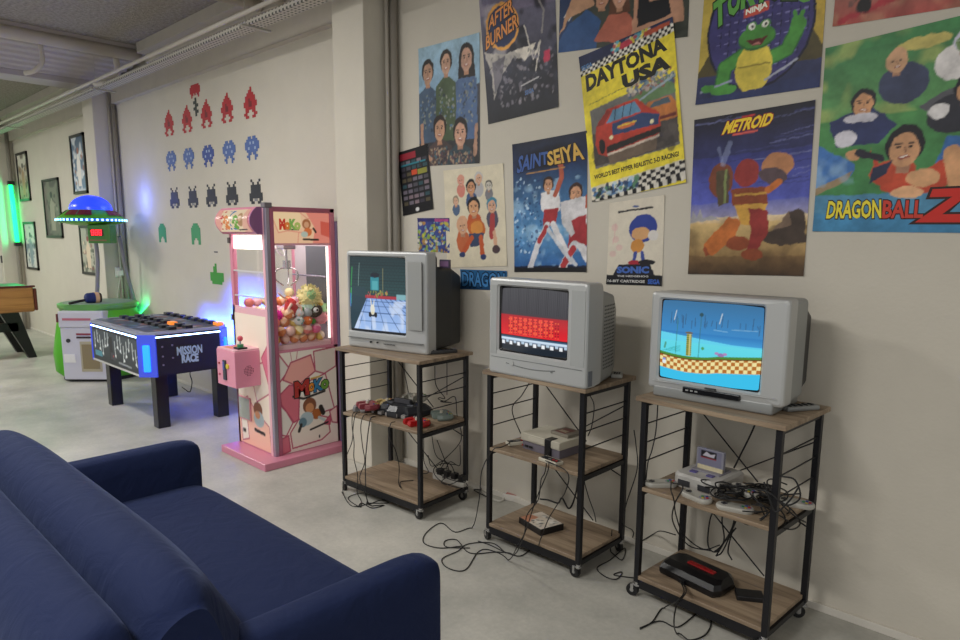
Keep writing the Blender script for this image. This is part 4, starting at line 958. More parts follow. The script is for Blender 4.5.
# ------------------------------------------------------------------ consoles, controllers, cables
LG = M('#c4bfae', .5, name='aged_grey_plastic'); MG = M('#8d8a88', .5); DG = M('#38393d', .4); BK = M('#121215', .35); CBL = M('#0f0f11', .5, name='cable_rubber'); WHC = M('#cfccc2', .5); RD = M('#a81e22', .35); YL = M('#b9a23a', .4); BU = M('#34468c', .4); GN = M('#2f7a4a', .4); PU = M('#5a5490', .4)
def cable_on(t, pts, r=.0028, name='cable', mat=None, sub=6):
    I = inv_of(t); P = [Vector((p.x, min(p.y, YW-.006), max(p.z, r+.0005))) for p in spline(pts, sub)]
    return MB().tube([I @ p for p in P], r, mat or CBL, 5, 1).build(name, t)
def cable(label, pts, r=.0028, mat=None, sub=6, group='cables around the carts'):
    P = [Vector((p.x, min(p.y, YW-.006), max(p.z, r+.0005))) for p in spline(pts, sub)]; p0 = P[0].copy()
    o = MB().tube([p-p0 for p in P], r, mat or CBL, 5, 1).build('cable', loc=p0); return tag(o, label, 'cable', group)

def tri_pad(i, x, y, rz, mat, label, z=.52, tilt=0):
    """three-pronged pad"""
    t = thing('game_controller', label, 'game controller', on_cart(i, x, y, z), rz+CARTS[i][2], 'game controllers')
    b = MB(); out = [(-.075, .02), (-.06, .045), (-.02, .05), (.02, .05), (.06, .045), (.075, .02), (.08, -.03), (.07, -.06), (.055, -.055), (.045, -.01), (.018, -.012), (.014, -.07), (-.014, -.07), (-.018, -.012), (-.045, -.01), (-.055, -.055), (-.07, -.06), (-.08, -.03)]
    r0 = [(px*.96, py*.96, .006) for px, py in out]; r1 = [(px, py, .016) for px, py in out]; r2 = [(px*.93, py*.93, .034) for px, py in out]
    b.loft([[(px, py, 0) for px, py, _ in [(q[0]*.85, q[1]*.85, 0) for q in out]], r0, r1, r2], mat, False); b.build('body', t)
    b = MB(); b.cyl((0, -.012, .03), (0, -.012, .048), .010, LG, 12).build('thumbstick', t)
    b = MB(); b.cyl((.045, .01, .03), (.045, .01, .038), .006, BU, 10); b.cyl((.055, .02, .03), (.055, .02, .038), .005, GN, 10)
    for dx, dy in ((.04, .03), (.03, .022), (.05, .035)): b.cyl((dx, dy, .03), (dx, dy, .037), .004, YL, 8)
    b.build('button_set', t); MB().cyl((0, .03, .03), (0, .03, .038), .004, RD, 8).build('start_button', t)
    b = MB(); b.box(-.062, -.036, .014, .022, .03, .039, MG); b.box(-.053, -.045, .005, .031, .03, .039, MG); b.build('direction_pad', t)
    return t
# cart 1: dark rounded console with pads around it
t = thing('game_console', 'charcoal rounded game console on the cart beside the pink machine', 'game console', on_cart(0, -.01, -.005, .52), .2); t.scale = (1.2, 1.2, 1.15)
b = MB(); out = [(-.13, .07), (-.12, .095), (.12, .095), (.13, .07), (.125, -.03), (.10, -.075), (.06, -.06), (.03, -.085), (-.03, -.085), (-.06, -.06), (-.10, -.075), (-.125, -.03)]
b.loft([[(x*.95, y*.95, 0) for x, y in out], [(x, y, .012) for x, y in out], [(x, y*.98, .035) for x, y in out], [(x*.8, y*.75, .06) for x, y in out]], M('#26282d', .35), False); b.build('body', t)
MB().box(-.055, .055, -.005, .03, .056, .062, BK).build('cartridge_slot', t)
b = MB()
for s in (-1, 1): b.box(s*.065-.018, s*.065+.018, -.02, .0, .055, .064, M('#4a4d54', .4), .003)
b.build('switches', t)
b = MB()
for k in range(4): b.box(-.09+k*.05, -.065+k*.05, -.083, -.06, .008, .024, MG)
b.build('controller_socket', t)
b = MB(); b.box(-.05, .05, -.0, .022, .06, .085, M('#45454a', .5), .003); b.build('game_cartridge', t)
n1 = tri_pad(0, .235, -.105, -.1, M('#b01d20', .35), 'bright red three-pronged controller at the front of the shelf')
n2 = tri_pad(0, -.245, -.085, .5, M('#9c9da0', .4), 'grey three-pronged controller lying across the shelf by the charcoal console', .52)
n3 = tri_pad(0, -.165, -.13, -.3, M('#8a3c46', .35), 'dull red controller between the grey one and the console', .557)
n4 = tri_pad(0, .0, .10, .4, M('#a7a59a', .4), 'pale grey controller resting on the back of the charcoal console', .592)
n5 = tri_pad(0, .235, .105, -.5, M('#7c8a84', .4), 'grey green controller at the back of the cart by the wall', .52)
n6 = tri_pad(0, -.245, .095, .2, M('#b9a574', .4), 'yellowish controller at the shelf end beside the pink machine', .52)
def drop(i, x, y, z0, low, x1, y1, sway=.03, sd=0):
    q = random.Random(sd); P = [on_cart(i, x, y+.03, z0+.012), on_cart(i, x, y-.005, z0+.008), on_cart(i, x+q.uniform(-sway, sway)*.4, y-.02, z0-.06)]
    z = z0-.06
    while z > low+.1:
        z -= .1; P.append(on_cart(i, x+(x1-x)*((z0-z)/(z0-low))+q.uniform(-sway, sway), y-.02+(y1-y)*((z0-z)/(z0-low))+q.uniform(-sway, sway)*.5, z))
    P.append(on_cart(i, x1, y1, low+.004)); return P
FY = -.385/2-.012
# loops of cable from the pads down to the floor
def floorloop(i, P, pts): return P+[Vector((a, b_, .004)) for a, b_ in pts]
def fl(px, py): p = at(px, py, 2, .004); return (p.x, p.y)
cable_on(n2, floorloop(0, drop(0, -.20, FY, .52, 0, -.27, -.26, .02, 1), [fl(342, 492), fl(352, 506), fl(372, 503)]))
cable_on(n6, floorloop(0, drop(0, -.225, FY, .52, 0, -.13, -.24, .02, 2), [fl(360, 507), fl(348, 498), fl(362, 493), fl(378, 494)]))
cable_on(n3, floorloop(0, drop(0, -.13, FY, .52, 0, -.05, -.25, .03, 3), [fl(381, 500), fl(388, 503), fl(366, 503)]))
cable_on(n1, drop(0, .115, FY, .52, .105, .10, -.12, .03, 5)+[on_cart(0, .02, -.05, .108), on_cart(0, .06, .02, .108)])
cable_on(n4, [on_cart(0, .02, .12, .54), on_cart(0, -.04, .16, .53), on_cart(0, -.06, .20, .50), on_cart(0, -.02, .19, .33), on_cart(0, .01, .16, .19), on_cart(0, .05, .16, .12), on_cart(0, .0, .12, .112)])
cable_on(t, floorloop(0, drop(0, -.06, FY, .52, 0, -.02, -.25, .04, 7), [fl(384, 505), fl(372, 508), fl(362, 503), fl(358, 507)]))
def coil(c, r, n, sd, flat=.3, tz=0):
    """points of a loosely wound lead"""
    q = random.Random(sd); P = []; p1, p2, p3 = [q.uniform(0, 6.3) for _ in range(3)]; ex = q.uniform(.65, 1.1)
    for k in range(int(n*8)+1):
        a = k/8*2*pi; rr = r*(1+.22*sin(a*.5+p1)+.12*sin(a*1.5+p2)); P.append(Vector(c)+Vector((rr*cos(a+p3)*ex, rr*sin(a+p3)*.75, flat*r*(.5+.5*sin(a*.7+p2)))))
    return P
c1 = on_cart(0, .22, .14, .54)
cable('black lead looped in the air behind the red controller', [at(434.8, 366, 1, 2.78), at(436, 385, 1, 2.77)]+coil((c1.x, c1.y, .60), .05, 1.6, 4, .6)+[at(455, 397, 1, 2.8), at(457, 415, 1, 2.8), at(461, 440, 1, 2.8), at(444, 460, 1, 2.8), at(440, 466, 1, 2.8)])
cable('thin black lead hanging straight from the first television', [at(447, 362, 1, 2.79), at(447, 380, 1, 2.79), at(447, 395, 1, 2.8)])
cable('black lead slanting behind the charcoal console', [at(402, 362, 1, 2.8), at(406, 380, 1, 2.8), at(409, 396, 1, 2.76)])
# power strip at the back of cart 1
t = thing('power_strip', 'power strip with dark plugs on the floor of the first cart by the wall', 'power strip', on_cart(0, .25, .15, .105), .05)
MB().box(-.13, .13, -.025, .025, 0, .035, M('#b9b6ae', .4), .004).build('body', t)
for k in range(4): MB().box(-.10+k*.06, -.065+k*.06, -.02, .02, .033, .07, BK, .004).build('plug', t)
for k, (a, b_) in enumerate((((437, 440), (441, 468)), ((428, 455), (449, 470)), ((460, 445), (446, 468)), ((431, 430), (455, 474)))):
    p, q = at(*a, 1, 2.79), at(*b_, 1, 2.74); m = (p+q)/2+Vector((.06*(-1)**k, 0, -.04)); cable_on(t, [p, m, q+Vector((.04*(-1)**k, 0, .05)), q])
for k in range(3): cable_on(t, coil((q.x-.02, 2.72, .13), .07+.015*k, 1.2, 30+k, .8))

# cart 2: boxy console, two rectangular pads, cartridge
t = thing('game_console', 'boxy two-tone grey game console on the middle cart', 'game console', on_cart(1, -.02, .0, .52), .0)
t.rotation_euler.z = -.06
b = MB(); b.box(-.13, .13, -.10, .10, .045, .085, LG, .002, 1); b.box(-.13, .13, -.103, -.10, .05, .083, M('#b4af9f', .5)); b.build('upper_shell', t)
b = MB(); b.box(-.125, .125, -.095, .098, 0, .046, M('#6b6670', .5), .002, 1); b.build('lower_shell', t)
MB().box(.035, .075, -.107, -.05, .0, .088, BK, .002, 1).build('controller_socket', t)
b = MB(); b.box(-.075, .03, -.105, -.101, .056, .078, M('#bdb8a8', .5)); b.build('cartridge_flap', t)
b = MB(); b.box(-.10, -.08, -.104, -.1, .016, .026, BK); b.box(-.07, -.05, -.104, -.1, .016, .026, BK); b.box(-.12, -.114, -.104, -.1, .018, .024, RD); b.build('power_button', t)
t_nes = t
t = thing('game_cartridge', 'grey brown game cartridge lying on top of the boxy console', 'game cartridge', on_cart(1, .035, .04, .605), -.12)
MB().box(-.06, .06, -.055, .055, 0, .018, M('#7a7468', .5), .002, 1).build('shell', t); MB().box(-.04, .03, -.045, .035, .0178, .0188, M('#6a3c38', .5)).box(-.03, .02, -.03, .0, .0188, .0192, M('#a89a84', .5)).build('label', t)
def slab_pad(i, x, y, rz, label, z=.52):
    t = thing('game_controller', label, 'game controller', on_cart(i, x, y, z), rz+CARTS[i][2], 'game controllers')
    MB().box(-.06, .06, -.026, .026, 0, .017, LG, .002, 1).build('body', t); MB().box(-.055, .055, -.018, .018, .0165, .018, BK).build('face_plate', t)
    b = MB(); b.box(-.046, -.026, -.0035, .0035, .018, .022, DG); b.box(-.0395, -.0325, -.010, .010, .018, .022, DG); b.build('direction_pad', t)
    b = MB(); b.cyl((.022, -.004, .018), (.022, -.004, .022), .006, RD, 10); b.cyl((.042, -.004, .018), (.042, -.004, .022), .006, RD, 10); b.box(-.012, .006, -.006, -.002, .018, .020, MG); b.build('button_set', t); return t
p1 = slab_pad(1, -.215, -.05, 1.1, 'rectangular grey controller standing apart beside the boxy console')
p2 = slab_pad(1, .095, -.165, -.12, 'rectangular grey controller at the front edge under the boxy console')
cable_on(p1, [on_cart(1, -.22, .0, .535), at(512, 410, 1, 2.6), at(522, 395, 1, 2.62), at(531, 380, 1, 2.7)])
cable_on(p1, [on_cart(1, -.235, -.08, .53), at(502, 447, 1, 2.45), at(493, 450, 1, 2.44), at(482, 470, 1, 2.5), at(479, 500, 1, 2.45), Vector((*fl(472, 528), .004)), Vector((*fl(455, 532), .004)), Vector((*fl(441, 523), .004)), Vector((*fl(426, 533), .004)), Vector((*fl(424, 543), .004)), Vector((*fl(440, 548), .004)), Vector((*fl(462, 546), .004))])
cable_on(p2, [on_cart(1, .06, -.18, .53), at(567, 472, 1, 2.44), at(566, 490, 1, 2.46), at(557, 505, 1, 2.5), at(548, 520, 1, 2.55), at(541, 538, 1, 2.35), Vector((*fl(536, 549), .004)), Vector((*fl(520, 556), .004)), Vector((*fl(505, 552), .004)), Vector((*fl(490, 545), .004)), Vector((*fl(478, 541), .004))])
b0 = [on_cart(1, .035, -.115, .535)]
cable_on(t_nes, b0+[at(545, 472, 1, 2.44), at(541, 480, 1, 2.46), at(538, 500, 1, 2.48), at(527, 515, 1, 2.48), at(524, 535, 1, 2.36), Vector((*fl(514, 555), .004)), Vector((*fl(498, 552), .004)), Vector((*fl(470, 553), .004)), Vector((*fl(457, 540), .004)), Vector((*fl(445, 541), .004)), Vector((*fl(447, 547), .004)), Vector((*fl(470, 548), .004))], name='cable')
cable('black lead falling from the middle shelf and curling on the floor between the carts', [on_cart(1, .045, -.118, .53), at(548, 470, 1, 2.43), at(539, 492, 1, 2.43), at(534, 505, 1, 2.43), at(526, 530, 1, 2.38), at(518, 545, 1, 2.2), Vector((*fl(508, 560), .004)), Vector((*fl(490, 550), .004)), Vector((*fl(478, 552), .004)), Vector((*fl(465, 570), .004)), Vector((*fl(448, 568), .004)), Vector((*fl(442, 559), .004)), Vector((*fl(458, 551), .004)), Vector((*fl(468, 544), .004)), Vector((*fl(492, 543), .004)), Vector((*fl(506, 553), .004))])
cable('black lead hanging from the middle television behind the boxy console', [at(588, 392, 1, 2.84), at(594, 405, 1, 2.84), at(592, 425, 1, 2.8), at(588, 436, 1, 2.75)])
cable('black lead looping down behind the middle cart to the floor', [at(592, 458, 1, 2.86), at(584, 475, 1, 2.88), at(588, 495, 1, 2.88), at(594, 512, 1, 2.86), at(596, 522, 1, 2.84)])
cable('black lead bunched at the back of the middle cart floor', [at(540, 499, 1, 2.89), at(548, 500, 1, 2.89), at(558, 503, 1, 2.88), at(562, 498, 1, 2.88), at(568, 508, 1, 2.88), at(572, 505, 1, 2.88), at(576, 492, 1, 2.88), at(578, 478, 1, 2.88)], .005)
t = thing('game_box', 'black flat game box with a pale printed lid on the lower shelf', 'game box', on_cart(1, -.055, -.04, .105), -.25)
MB().box(-.095, .095, -.075, .075, 0, .034, BK, .002, 1).build('body', t)
c = Cv(40, 34, '#cfc4b4'); c.poly([(0, 0), (.45, 0), (.3, .6), (0, .5)], '#c08466'); c.speckle((.3, .1, .95, .95), ['#e0dcd4', '#3a3c40', '#a8a49c', '#6c6a68'], 30, .02, .08, 4)
Picture(c, 1).build('label', lambda u, v, l: (-.09+.18*u, -.07+.14*v, .0345+l), PRINT_MATT, parent=t)
# white lead and adaptor on the floor
q = at(513, 500, 2, .0); t = thing('power_adaptor', 'white power adaptor on the floor behind the middle cart', 'power adaptor', (q.x, q.y, 0), .3)
MB().box(-.06, .06, -.03, .03, 0, .04, M('#d8d4cc', .4), .006, 3).build('body', t); MB().box(-.04, .03, -.02, .02, .04, .043, M('#b98078', .5)).build('label', t)
cable_on(t, [Vector((q.x-.05, q.y, .02)), Vector((*fl(500, 502), .01)), Vector((*fl(488, 497), .01)), Vector((*fl(480, 490), .01)), Vector((*fl(473, 489), .01))], .006, mat=WHC)
cable('black lead running from the first cart over the white one to the floor', [at(480, 487, 1, 2.86), Vector((*fl(481, 492), .02)), Vector((*fl(474, 491), .01)), Vector((*fl(486, 497), .008))], .0035)
cable('black lead trailing along the floor between the middle and last carts', [at(634, 430, 1, 2.9), at(636, 445, 1, 2.9), at(637, 470, 1, 2.85), at(626, 505, 1, 2.85), at(624, 525, 1, 2.86), Vector((*fl(650, 534), .004)), at(660, 531, 1, 2.85), at(676, 535, 1, 2.85)])
cable('short black lead curled on the floor by the middle cart caster', [at(612, 530, 1, 2.8), Vector((*fl(611, 552), .004)), Vector((*fl(622, 560), .004)), Vector((*fl(625, 548), .004)), Vector((*fl(610, 560), .004)), Vector((*fl(597, 568), .004)), Vector((*fl(606, 577), .004)), Vector((*fl(617, 579), .004)), Vector((*fl(622, 572), .004)), Vector((*fl(614, 575), .004)), Vector((*fl(635, 578), .004))])

# cart 3: grey console with cartridge, pads, lead tangle
t = thing('game_console', 'light grey game console with an upright cartridge on the last cart', 'game console', on_cart(2, -.10, .045, .52), -.22+.14)
out = [(-.10, .12), (.10, .12), (.105, -.10), (.08, -.12), (-.08, -.12), (-.105, -.10)]
b = MB(); b.loft([[(x*.97, y*.97, 0) for x, y in out], [(x, y, .02) for x, y in out], [(x, y, .05) for x, y in out], [(x*.93, y*.94, .062) for x, y in out]], M('#b9b7b2', .45), False); b.build('body', t)
b = MB(); b.box(-.07, .07, -.035, .07, .06, .068, M('#8a8892', .5), .004); b.box(-.055, -.025, -.07, -.045, .061, .067, PU); b.box(.025, .055, -.07, -.045, .061, .067, PU); b.build('top_panel', t)
b = MB(); b.box(-.075, -.02, -.125, -.11, .012, .036, DG); b.build('controller_socket', t); MB().box(.02, .075, -.125, -.11, .012, .036, DG).build('controller_socket', t)
ct = MB(); ct.box(-.065, .065, .0, .02, .065, .16, M('#8f8f9c', .5), .003); ct.box(-.055, .065, -.006, .012, .062, .085, M('#d6cba8', .5), .002); ct = ct.build('game_cartridge', t)
c = Cv(36, 30, '#7d7c92'); c.rect(.12, .45, .80, .95, '#1c1a22'); c.rect(.12, .45, .80, .52, '#9a2c34'); c.poly([(.2, .6), (.36, .9), (.55, .75), (.75, .85), (.7, .58)], '#c8c4d0')
Picture(c, 1).build('label', lambda u, v, l: (-.055+.11*u, -.0008-l, .088+.068*v), PRINT_MATT, parent=ct)
t_snes = t
def bone_pad(i, x, y, rz, label, z=.52):
    t = thing('game_controller', label, 'game controller', on_cart(i, x, y, z), rz+CARTS[i][2], 'game controllers')
    out = []
    for k in range(17): a = pi/2+pi*k/16; out.append((-.042+.031*cos(a), .031*sin(a)))
    for k in range(17): a = -pi/2+pi*k/16; out.append((.042+.031*cos(a), .031*sin(a)))
    b = MB(); b.loft([[(x*.95, y*.95, 0) for x, y in out], [(x, y, .006) for x, y in out], [(x, y, .014) for x, y in out], [(x*.94, y*.92, .02) for x, y in out]], M('#aeaca3', .45), False); b.build('body', t)
    b = MB(); b.box(-.054, -.03, -.004, .004, .019, .024, DG); b.box(-.046, -.038, -.012, .012, .019, .024, DG); b.build('direction_pad', t)
    b = MB(); b.cyl((.042, 0, .0195), (.042, 0, .0205), .024, M('#8d8b94', .5), 20)
    for dx, dy, m in ((.012, 0, RD), (0, .012, BU), (-.012, 0, GN), (0, -.012, YL)): b.cyl((.042+dx, dy, .02), (.042+dx, dy, .024), .0055, m, 10)
    b.build('button_set', t); return t
q1 = bone_pad(2, -.235, -.12, .85, 'dog-bone shaped grey controller lying alone at the cart end near the middle cart')
q2 = bone_pad(2, .115, -.14, .3, 'dog-bone grey controller on the front edge amid the cables', .52)
q3 = bone_pad(2, .10, -.03, -.5, 'dog-bone grey controller resting on top of the cable tangle', .56)
q4 = bone_pad(2, .26, .09, .3, 'pale controller hanging over the shelf end by the wall', .52)
q5 = bone_pad(2, -.05, -.145, -.2, 'dog-bone grey controller half buried in front of the upright cartridge', .52)
cable_on(q1, [on_cart(2, -.21, -.08, .54), at(671, 490, 1, 2.5), at(674, 500, 1, 2.5), at(676, 515, 1, 2.6), at(684, 535, 1, 2.7), at(703, 549, 1, 2.8), at(720, 545, 1, 2.85)], .003)
cable_on(q1, [on_cart(2, -.19, -.10, .54), at(683, 487, 1, 2.5), at(675, 503, 1, 2.5), at(673, 522, 1, 2.6), at(688, 545, 1, 2.75), at(712, 551, 1, 2.8)], .003)
for k, (pd, cx, cy) in enumerate(((q2, .12, -.10), (q3, .16, -.02), (q4, .20, .02), (q5, .04, -.08), (t_snes, .06, -.02))):
    for j in range(3):
        P = coil(on_cart(2, cx+random.uniform(-.05, .04), cy+random.uniform(-.02, .03), .54+.01*j), .05+.025*random.random(), 1.6, 50+k*5+j, .6)
        cable_on(pd, P, .0032)
    cable_on(pd, coil(on_cart(2, .20+.015*k, -.15+.03*k, .49), .05+.012*k, 1.7, 90+k, 1.5), .003)
# leads that fall behind the shelf
bt = [((734, 468), (742, 452), (750, 436), (757, 420)), ]
cable('black lead rising from the cable tangle to the wide television', [at(x, y, 1, 2.86) for x, y in bt[0]], .004)
tang = [[(735, 488), (728, 498), (716, 508), (710, 520), (708, 545), (716, 552), (726, 540), (736, 528)], [(742, 497), (738, 515), (730, 535), (722, 552), (716, 556)], [(768, 486), (756, 489), (744, 494), (736, 510), (732, 528), (722, 545), (714, 552)], [(734, 487), (735, 510), (733, 528), (728, 550), (732, 560)], [(725, 502), (722, 520), (724, 540), (716, 556)], [(764, 482), (770, 500), (776, 512), (790, 500), (798, 488)], [(745, 488), (768, 492), (785, 505), (800, 498), (795, 480), (780, 476)]]
names = ['outermost of the bundle', 'straightest of the bundle', 'coming over from the shelf end', 'next to the post', 'thinnest and innermost', 'looping beyond the front post', 'swinging wide around the front post']
for k, P in enumerate(tang): cable('black lead hanging under the tangle on the last cart, ' + names[k], [at(x, y, 1, 2.80 if k < 5 else 2.50) for x, y in P], .0034)
cable('thin black lead down the post side of the last cart', [at(658, 402, 1, 2.60), at(656, 430, 1, 2.60), at(652, 450, 1, 2.58), at(648, 462, 1, 2.56), at(646, 480, 1, 2.56)])
# lower shelf: black console, adaptor
t = thing('game_console', 'glossy black console with a red stripe on the lowest shelf', 'game console', on_cart(2, -.085, -.045, .105), -.17)
out = [(-.15, .06), (-.12, .10), (.12, .10), (.15, .06), (.155, -.04), (.14, -.075), (-.14, -.075), (-.155, -.04)]
b = MB(); b.loft([[(x*.96, y*.96, 0) for x, y in out], [(x, y, .012) for x, y in out], [(x, y, .03) for x, y in out], [(x*.94, y*.86+.004, .05) for x, y in out], [(x*.88, y*.55+.018, .062) for x, y in out]], M('#0c0c0f', .34), False); b.build('body', t)
MB().box(-.05, .085, .0, .028, .058, .068, M('#8c1416', .25), .004).build('red_stripe', t); MB().box(.06, .10, -.0625, -.058, .026, .036, M('#c8c8c8', .3)).build('badge', t)
MB().box(-.03, .0, -.085, -.07, .006, .02, BK).build('controller_socket', t)
cable_on(t, [on_cart(2, -.11, -.125, .115), at(684, 592, 1, 2.50), at(677, 601, 1, 2.40), Vector((*fl(664, 608), .004)), Vector((*fl(652, 622), .004)), Vector((*fl(640, 629), .004))], .003)
cable_on(t, [on_cart(2, -.10, -.125, .115), at(686, 592, 1, 2.50), at(677, 605, 1, 2.36), at(674, 620, 1, 2.2), Vector((*fl(677, 634), .004)), Vector((*fl(690, 640), .004)), Vector((*fl(706, 634), .004)), Vector((*fl(711, 620), .004)), Vector((*fl(700, 612), .004)), Vector((*fl(678, 627), .004)), Vector((*fl(660, 621), .004)), Vector((*fl(640, 628), .004))], .003)
t = thing('power_adaptor', 'black power adaptor beside the glossy black console', 'power adaptor', on_cart(2, .145, -.015, .105), .55)
MB().box(-.055, .055, -.035, .035, 0, .022, M('#131316', .45), .004).build('body', t); cable_on(t, [on_cart(2, .10, -.03, .115), on_cart(2, .08, .0, .112), on_cart(2, .06, .02, .115)], .0025)

# ------------------------------------------------------------------ pink prize machine
PK = M('#cd8298', .35, name='pink_panel'); PKD = M('#a85e76', .4, name='pink_frame'); PKL = M('#eab4c0', .35, name='pale_pink_metal'); PUR = M('#7c6f92', .45, name='purple_grey_profile'); ALU = M('#a9a2b4', .3, .7, name='brushed_profile')
CX0, CX1, CY0, CY1, CZT = -4.775, -4.235, 2.35, 2.89, 1.79
def marble(c, seed, base='#efc4c4'):
    """pink blocks with darker joints"""
    q = random.Random(seed)
def block_art(c, cells, joint='#b04a66', wd=.022):
    for pts, col in cells: c.poly(pts, col); c.line(pts+[pts[0]], wd, joint)
def add_claw():
    t = thing('claw_machine', 'pink prize claw machine full of capsule balls, standing against the wall', 'claw machine', ((CX0+CX1)/2, (CY0+CY1)/2, 0)); ox, oy = (CX0+CX1)/2, (CY0+CY1)/2
    X = T(-ox, -oy, 0)
    MB(X).box(-4.775, -4.13, 2.205, 2.95, .0, .052, PK, .003, 1).build('plinth', t)
    MB(X).box(CX0, CX1, CY0, CY1, .05, .80, PK, .002, 1).build('cabinet', t)
    # posts
    for nm, x, y in (('front', CX1, CY0), ('front', CX0, CY0), ('back', CX1, CY1), ('back', CX0, CY1)):
        sx = -1 if x == CX1 else 1; sy = 1 if y == CY0 else -1; b = MB(X)
        b.box(min(x, x+sx*.035), max(x, x+sx*.035), min(y, y+sy*.035), max(y, y+sy*.035), .05, CZT, PK)
        if x == CX1 and y == CY0:
            b.box(x-.022, x+.008, y-.008, y+.022, .05, CZT+.01, ALU, .003, 1); b.box(x+.002, x+.009, y+.022, y+.05, .05, CZT, PKD); b.box(x-.05, x-.022, y-.009, y-.002, .05, CZT, PKL)
        b.build('corner_post', t)
    MB(X).box(CX1-.04, CX1+.015, CY0-.015, CY0+.04, CZT-.01, CZT+.025, M('#6f6a70', .4), .004).build('corner_cap', t)
    b = MB(X); b.box(CX0, CX1, CY0, CY1, CZT-.03, CZT, PKD, .003, 1); b.build('roof', t)
    MB(X).box(CX0+.02, CX1+.02, CY1, CY1+.085, .05, 1.70, PUR, .004, 1).build('rear_profile', t)
    # lit header on the flank, and a curved lit header on the front
    def header(w, seed):
        c = Cv(100, 44, '#f7c9a0'); c.poly([(0, .9), (.12, .35), (.3, .42), (.52, .5), (.5, 1), (0, 1)], '#f9d9a8'); c.poly([(.6, 1), (1, 1), (1, 0), (.7, 0), (.75, .5)], '#ee8f7c'); c.poly([(.85, .75), (1, .7), (1, .2), (.85, .3)], '#d8604e')
        c.line([(0, 1), (.12, .35), (.28, .42), (.5, .36), (.75, .5)], .014, '#e8907c'); c.line([(.5, 1), (.62, .82), (1, .9)], .012, '#e8907c'); c.line([(.44, 0), (.46, .36)], .012, '#e8907c')
        # plain round brown figure with a drum
        c.ell(.60, .64, .075, .17, '#a8683c'); c.ell(.60, .62, .045, .10, '#d8a078'); c.ell(.62, .38, .07, .14, '#d8743c'); c.ell(.56, .30, .06, .10, '#b8c4b4'); c.line([(.72, .5), (.76, .38)], .035, '#2a2620'); c.line([(.54, .14), (.80, .12)], .03, '#2a2620'); c.line([(.22, .47), (.46, .45)], .02, '#3a2c28')
        return c
    p = Picture(header(1, 1), 1.0); [p.line(ch, .14+k*.085, .46, .225+k*.085, .76 if k in (0, 2) else .66, col, .07) for k, (ch, col) in enumerate((('M', '#c8301c'), ('o', '#d8742c'), ('K', '#7aa84c'), ('o', '#a8b85c')))]
    MB(X).box(CX1-.03, CX1-.012, CY0+.035, CY1-.035, 1.53, CZT-.03, PKL).build('header_box', t)
    p.build('lit_header', lambda u, v, l: (CX1-.008+l-ox, CY0+.04+(CY1-CY0-.08)*u-oy, 1.545+.21*v), BACKLIT, parent=t)
    def hy(z): return CY0-.10+.055*((z-1.695)/.09)**2
    b = MB(X); hz = [1.785-.18*k/10 for k in range(11)]; prof = [(CY0+.02, 1.787)]+[(hy(z), z) for z in hz]+[(CY0+.02, 1.603)]
    b.loft([[(CX0, y, z) for y, z in prof], [(CX1-.045, y, z) for y, z in prof]], PK, False); b.build('front_header_box', t)
    MB(X).loft([[(CX1-.045, y, z) for y, z in prof], [(CX1-.035, y, z) for y, z in prof]], M('#8a5a86', .4), False).build('header_end_cap', t)
    c = Cv(90, 50, '#f6ddb8'); c.poly([(0, 0), (.2, .3), (.15, 1), (0, 1)], '#f0a898'); c.poly([(.8, 0), (1, 0), (1, 1), (.9, 1)], '#f0b8a0'); c.ell(.78, .55, .09, .3, '#b88a5c'); c.ell(.77, .62, .05, .14, '#e0b48c'); c.line([(.66, .1), (.9, .12)], .03, '#2a2620')
    p = Picture(c, 1.0)
    for k, (ch, col) in enumerate((('M', '#d02a18'), ('o', '#e8802c'), ('K', '#2a7ab0'), ('o', '#6aa82c'))): p.line(ch, .12+k*.145, .18, .27+k*.145, .86 if k in (0, 2) else .68, col, .08, lift=3)
    def fr(u, v, l):
        z = 1.62+.15*v; return (CX0+.02+(CX1-CX0-.085)*u-ox, hy(z)-.003-l-oy, z)
    p.build('lit_front_header', fr, BACKLIT, parent=t)
    # lamp tubes inside, glass, inner deck
    b = MB(X); b.box(CX0+.04, CX1-.04, CY0+.012, CY0+.03, 1.50, 1.595, M('#fff6ee', .4, emit=2.2)); b.build('lamp', t)
    b = MB(X); b.box(CX1-.03, CX1-.02, CY1-.06, CY1-.045, .85, 1.52, M('#fff2e6', .4, emit=1.6)); b.build('lamp', t)
    MB(X).box(CX0+.035, CX1-.035, CY0+.035, CY1-.02, .80, .83, M('#e8c8cc', .4)).build('deck', t)
    b = MB(X); b.box(CX1-.012, CX1-.008, CY0+.035, CY1-.035, .80, 1.54, GLASS); b.build('side_glass', t)
    b = MB(X); b.box(CX0+.035, CX1-.035, CY0+.008, CY0+.012, 1.08, 1.52, GLASS); b.build('front_glass', t)
    b = MB(X); b.box(CX0+.006, CX0+.010, CY0+.035, CY1-.035, .80, 1.54, GLASS); b.build('side_glass', t)
    b = MB(X); b.box(CX0+.035, CX1-.035, CY1-.03, CY1-.02, .80, 1.76, M('#b9b2b8', .35)); b.box(CX0+.20, CX1-.06, CY1-.034, CY1-.03, .95, 1.52, M('#5c6068', .3)); b.build('rear_panel', t)
    b = MB(X)
    for z in (1.34, 1.16): b.box(CX0+.03, CX1-.04, CY0+.004, CY0+.014, z, z+.010, M('#d8d4d6', .3, .3))
    b.build('door_bar', t)
    b = MB(X); b.cyl((CX0+.05, CY1-.06, 1.30), (CX1-.05, CY1-.06, 1.30), .007, ALU, 8); b.build('door_bar', t)
    # crane
    cl = MB(X); m = M('#c8c8ca', .2, .9); cxx, cyy = -4.42, 2.60
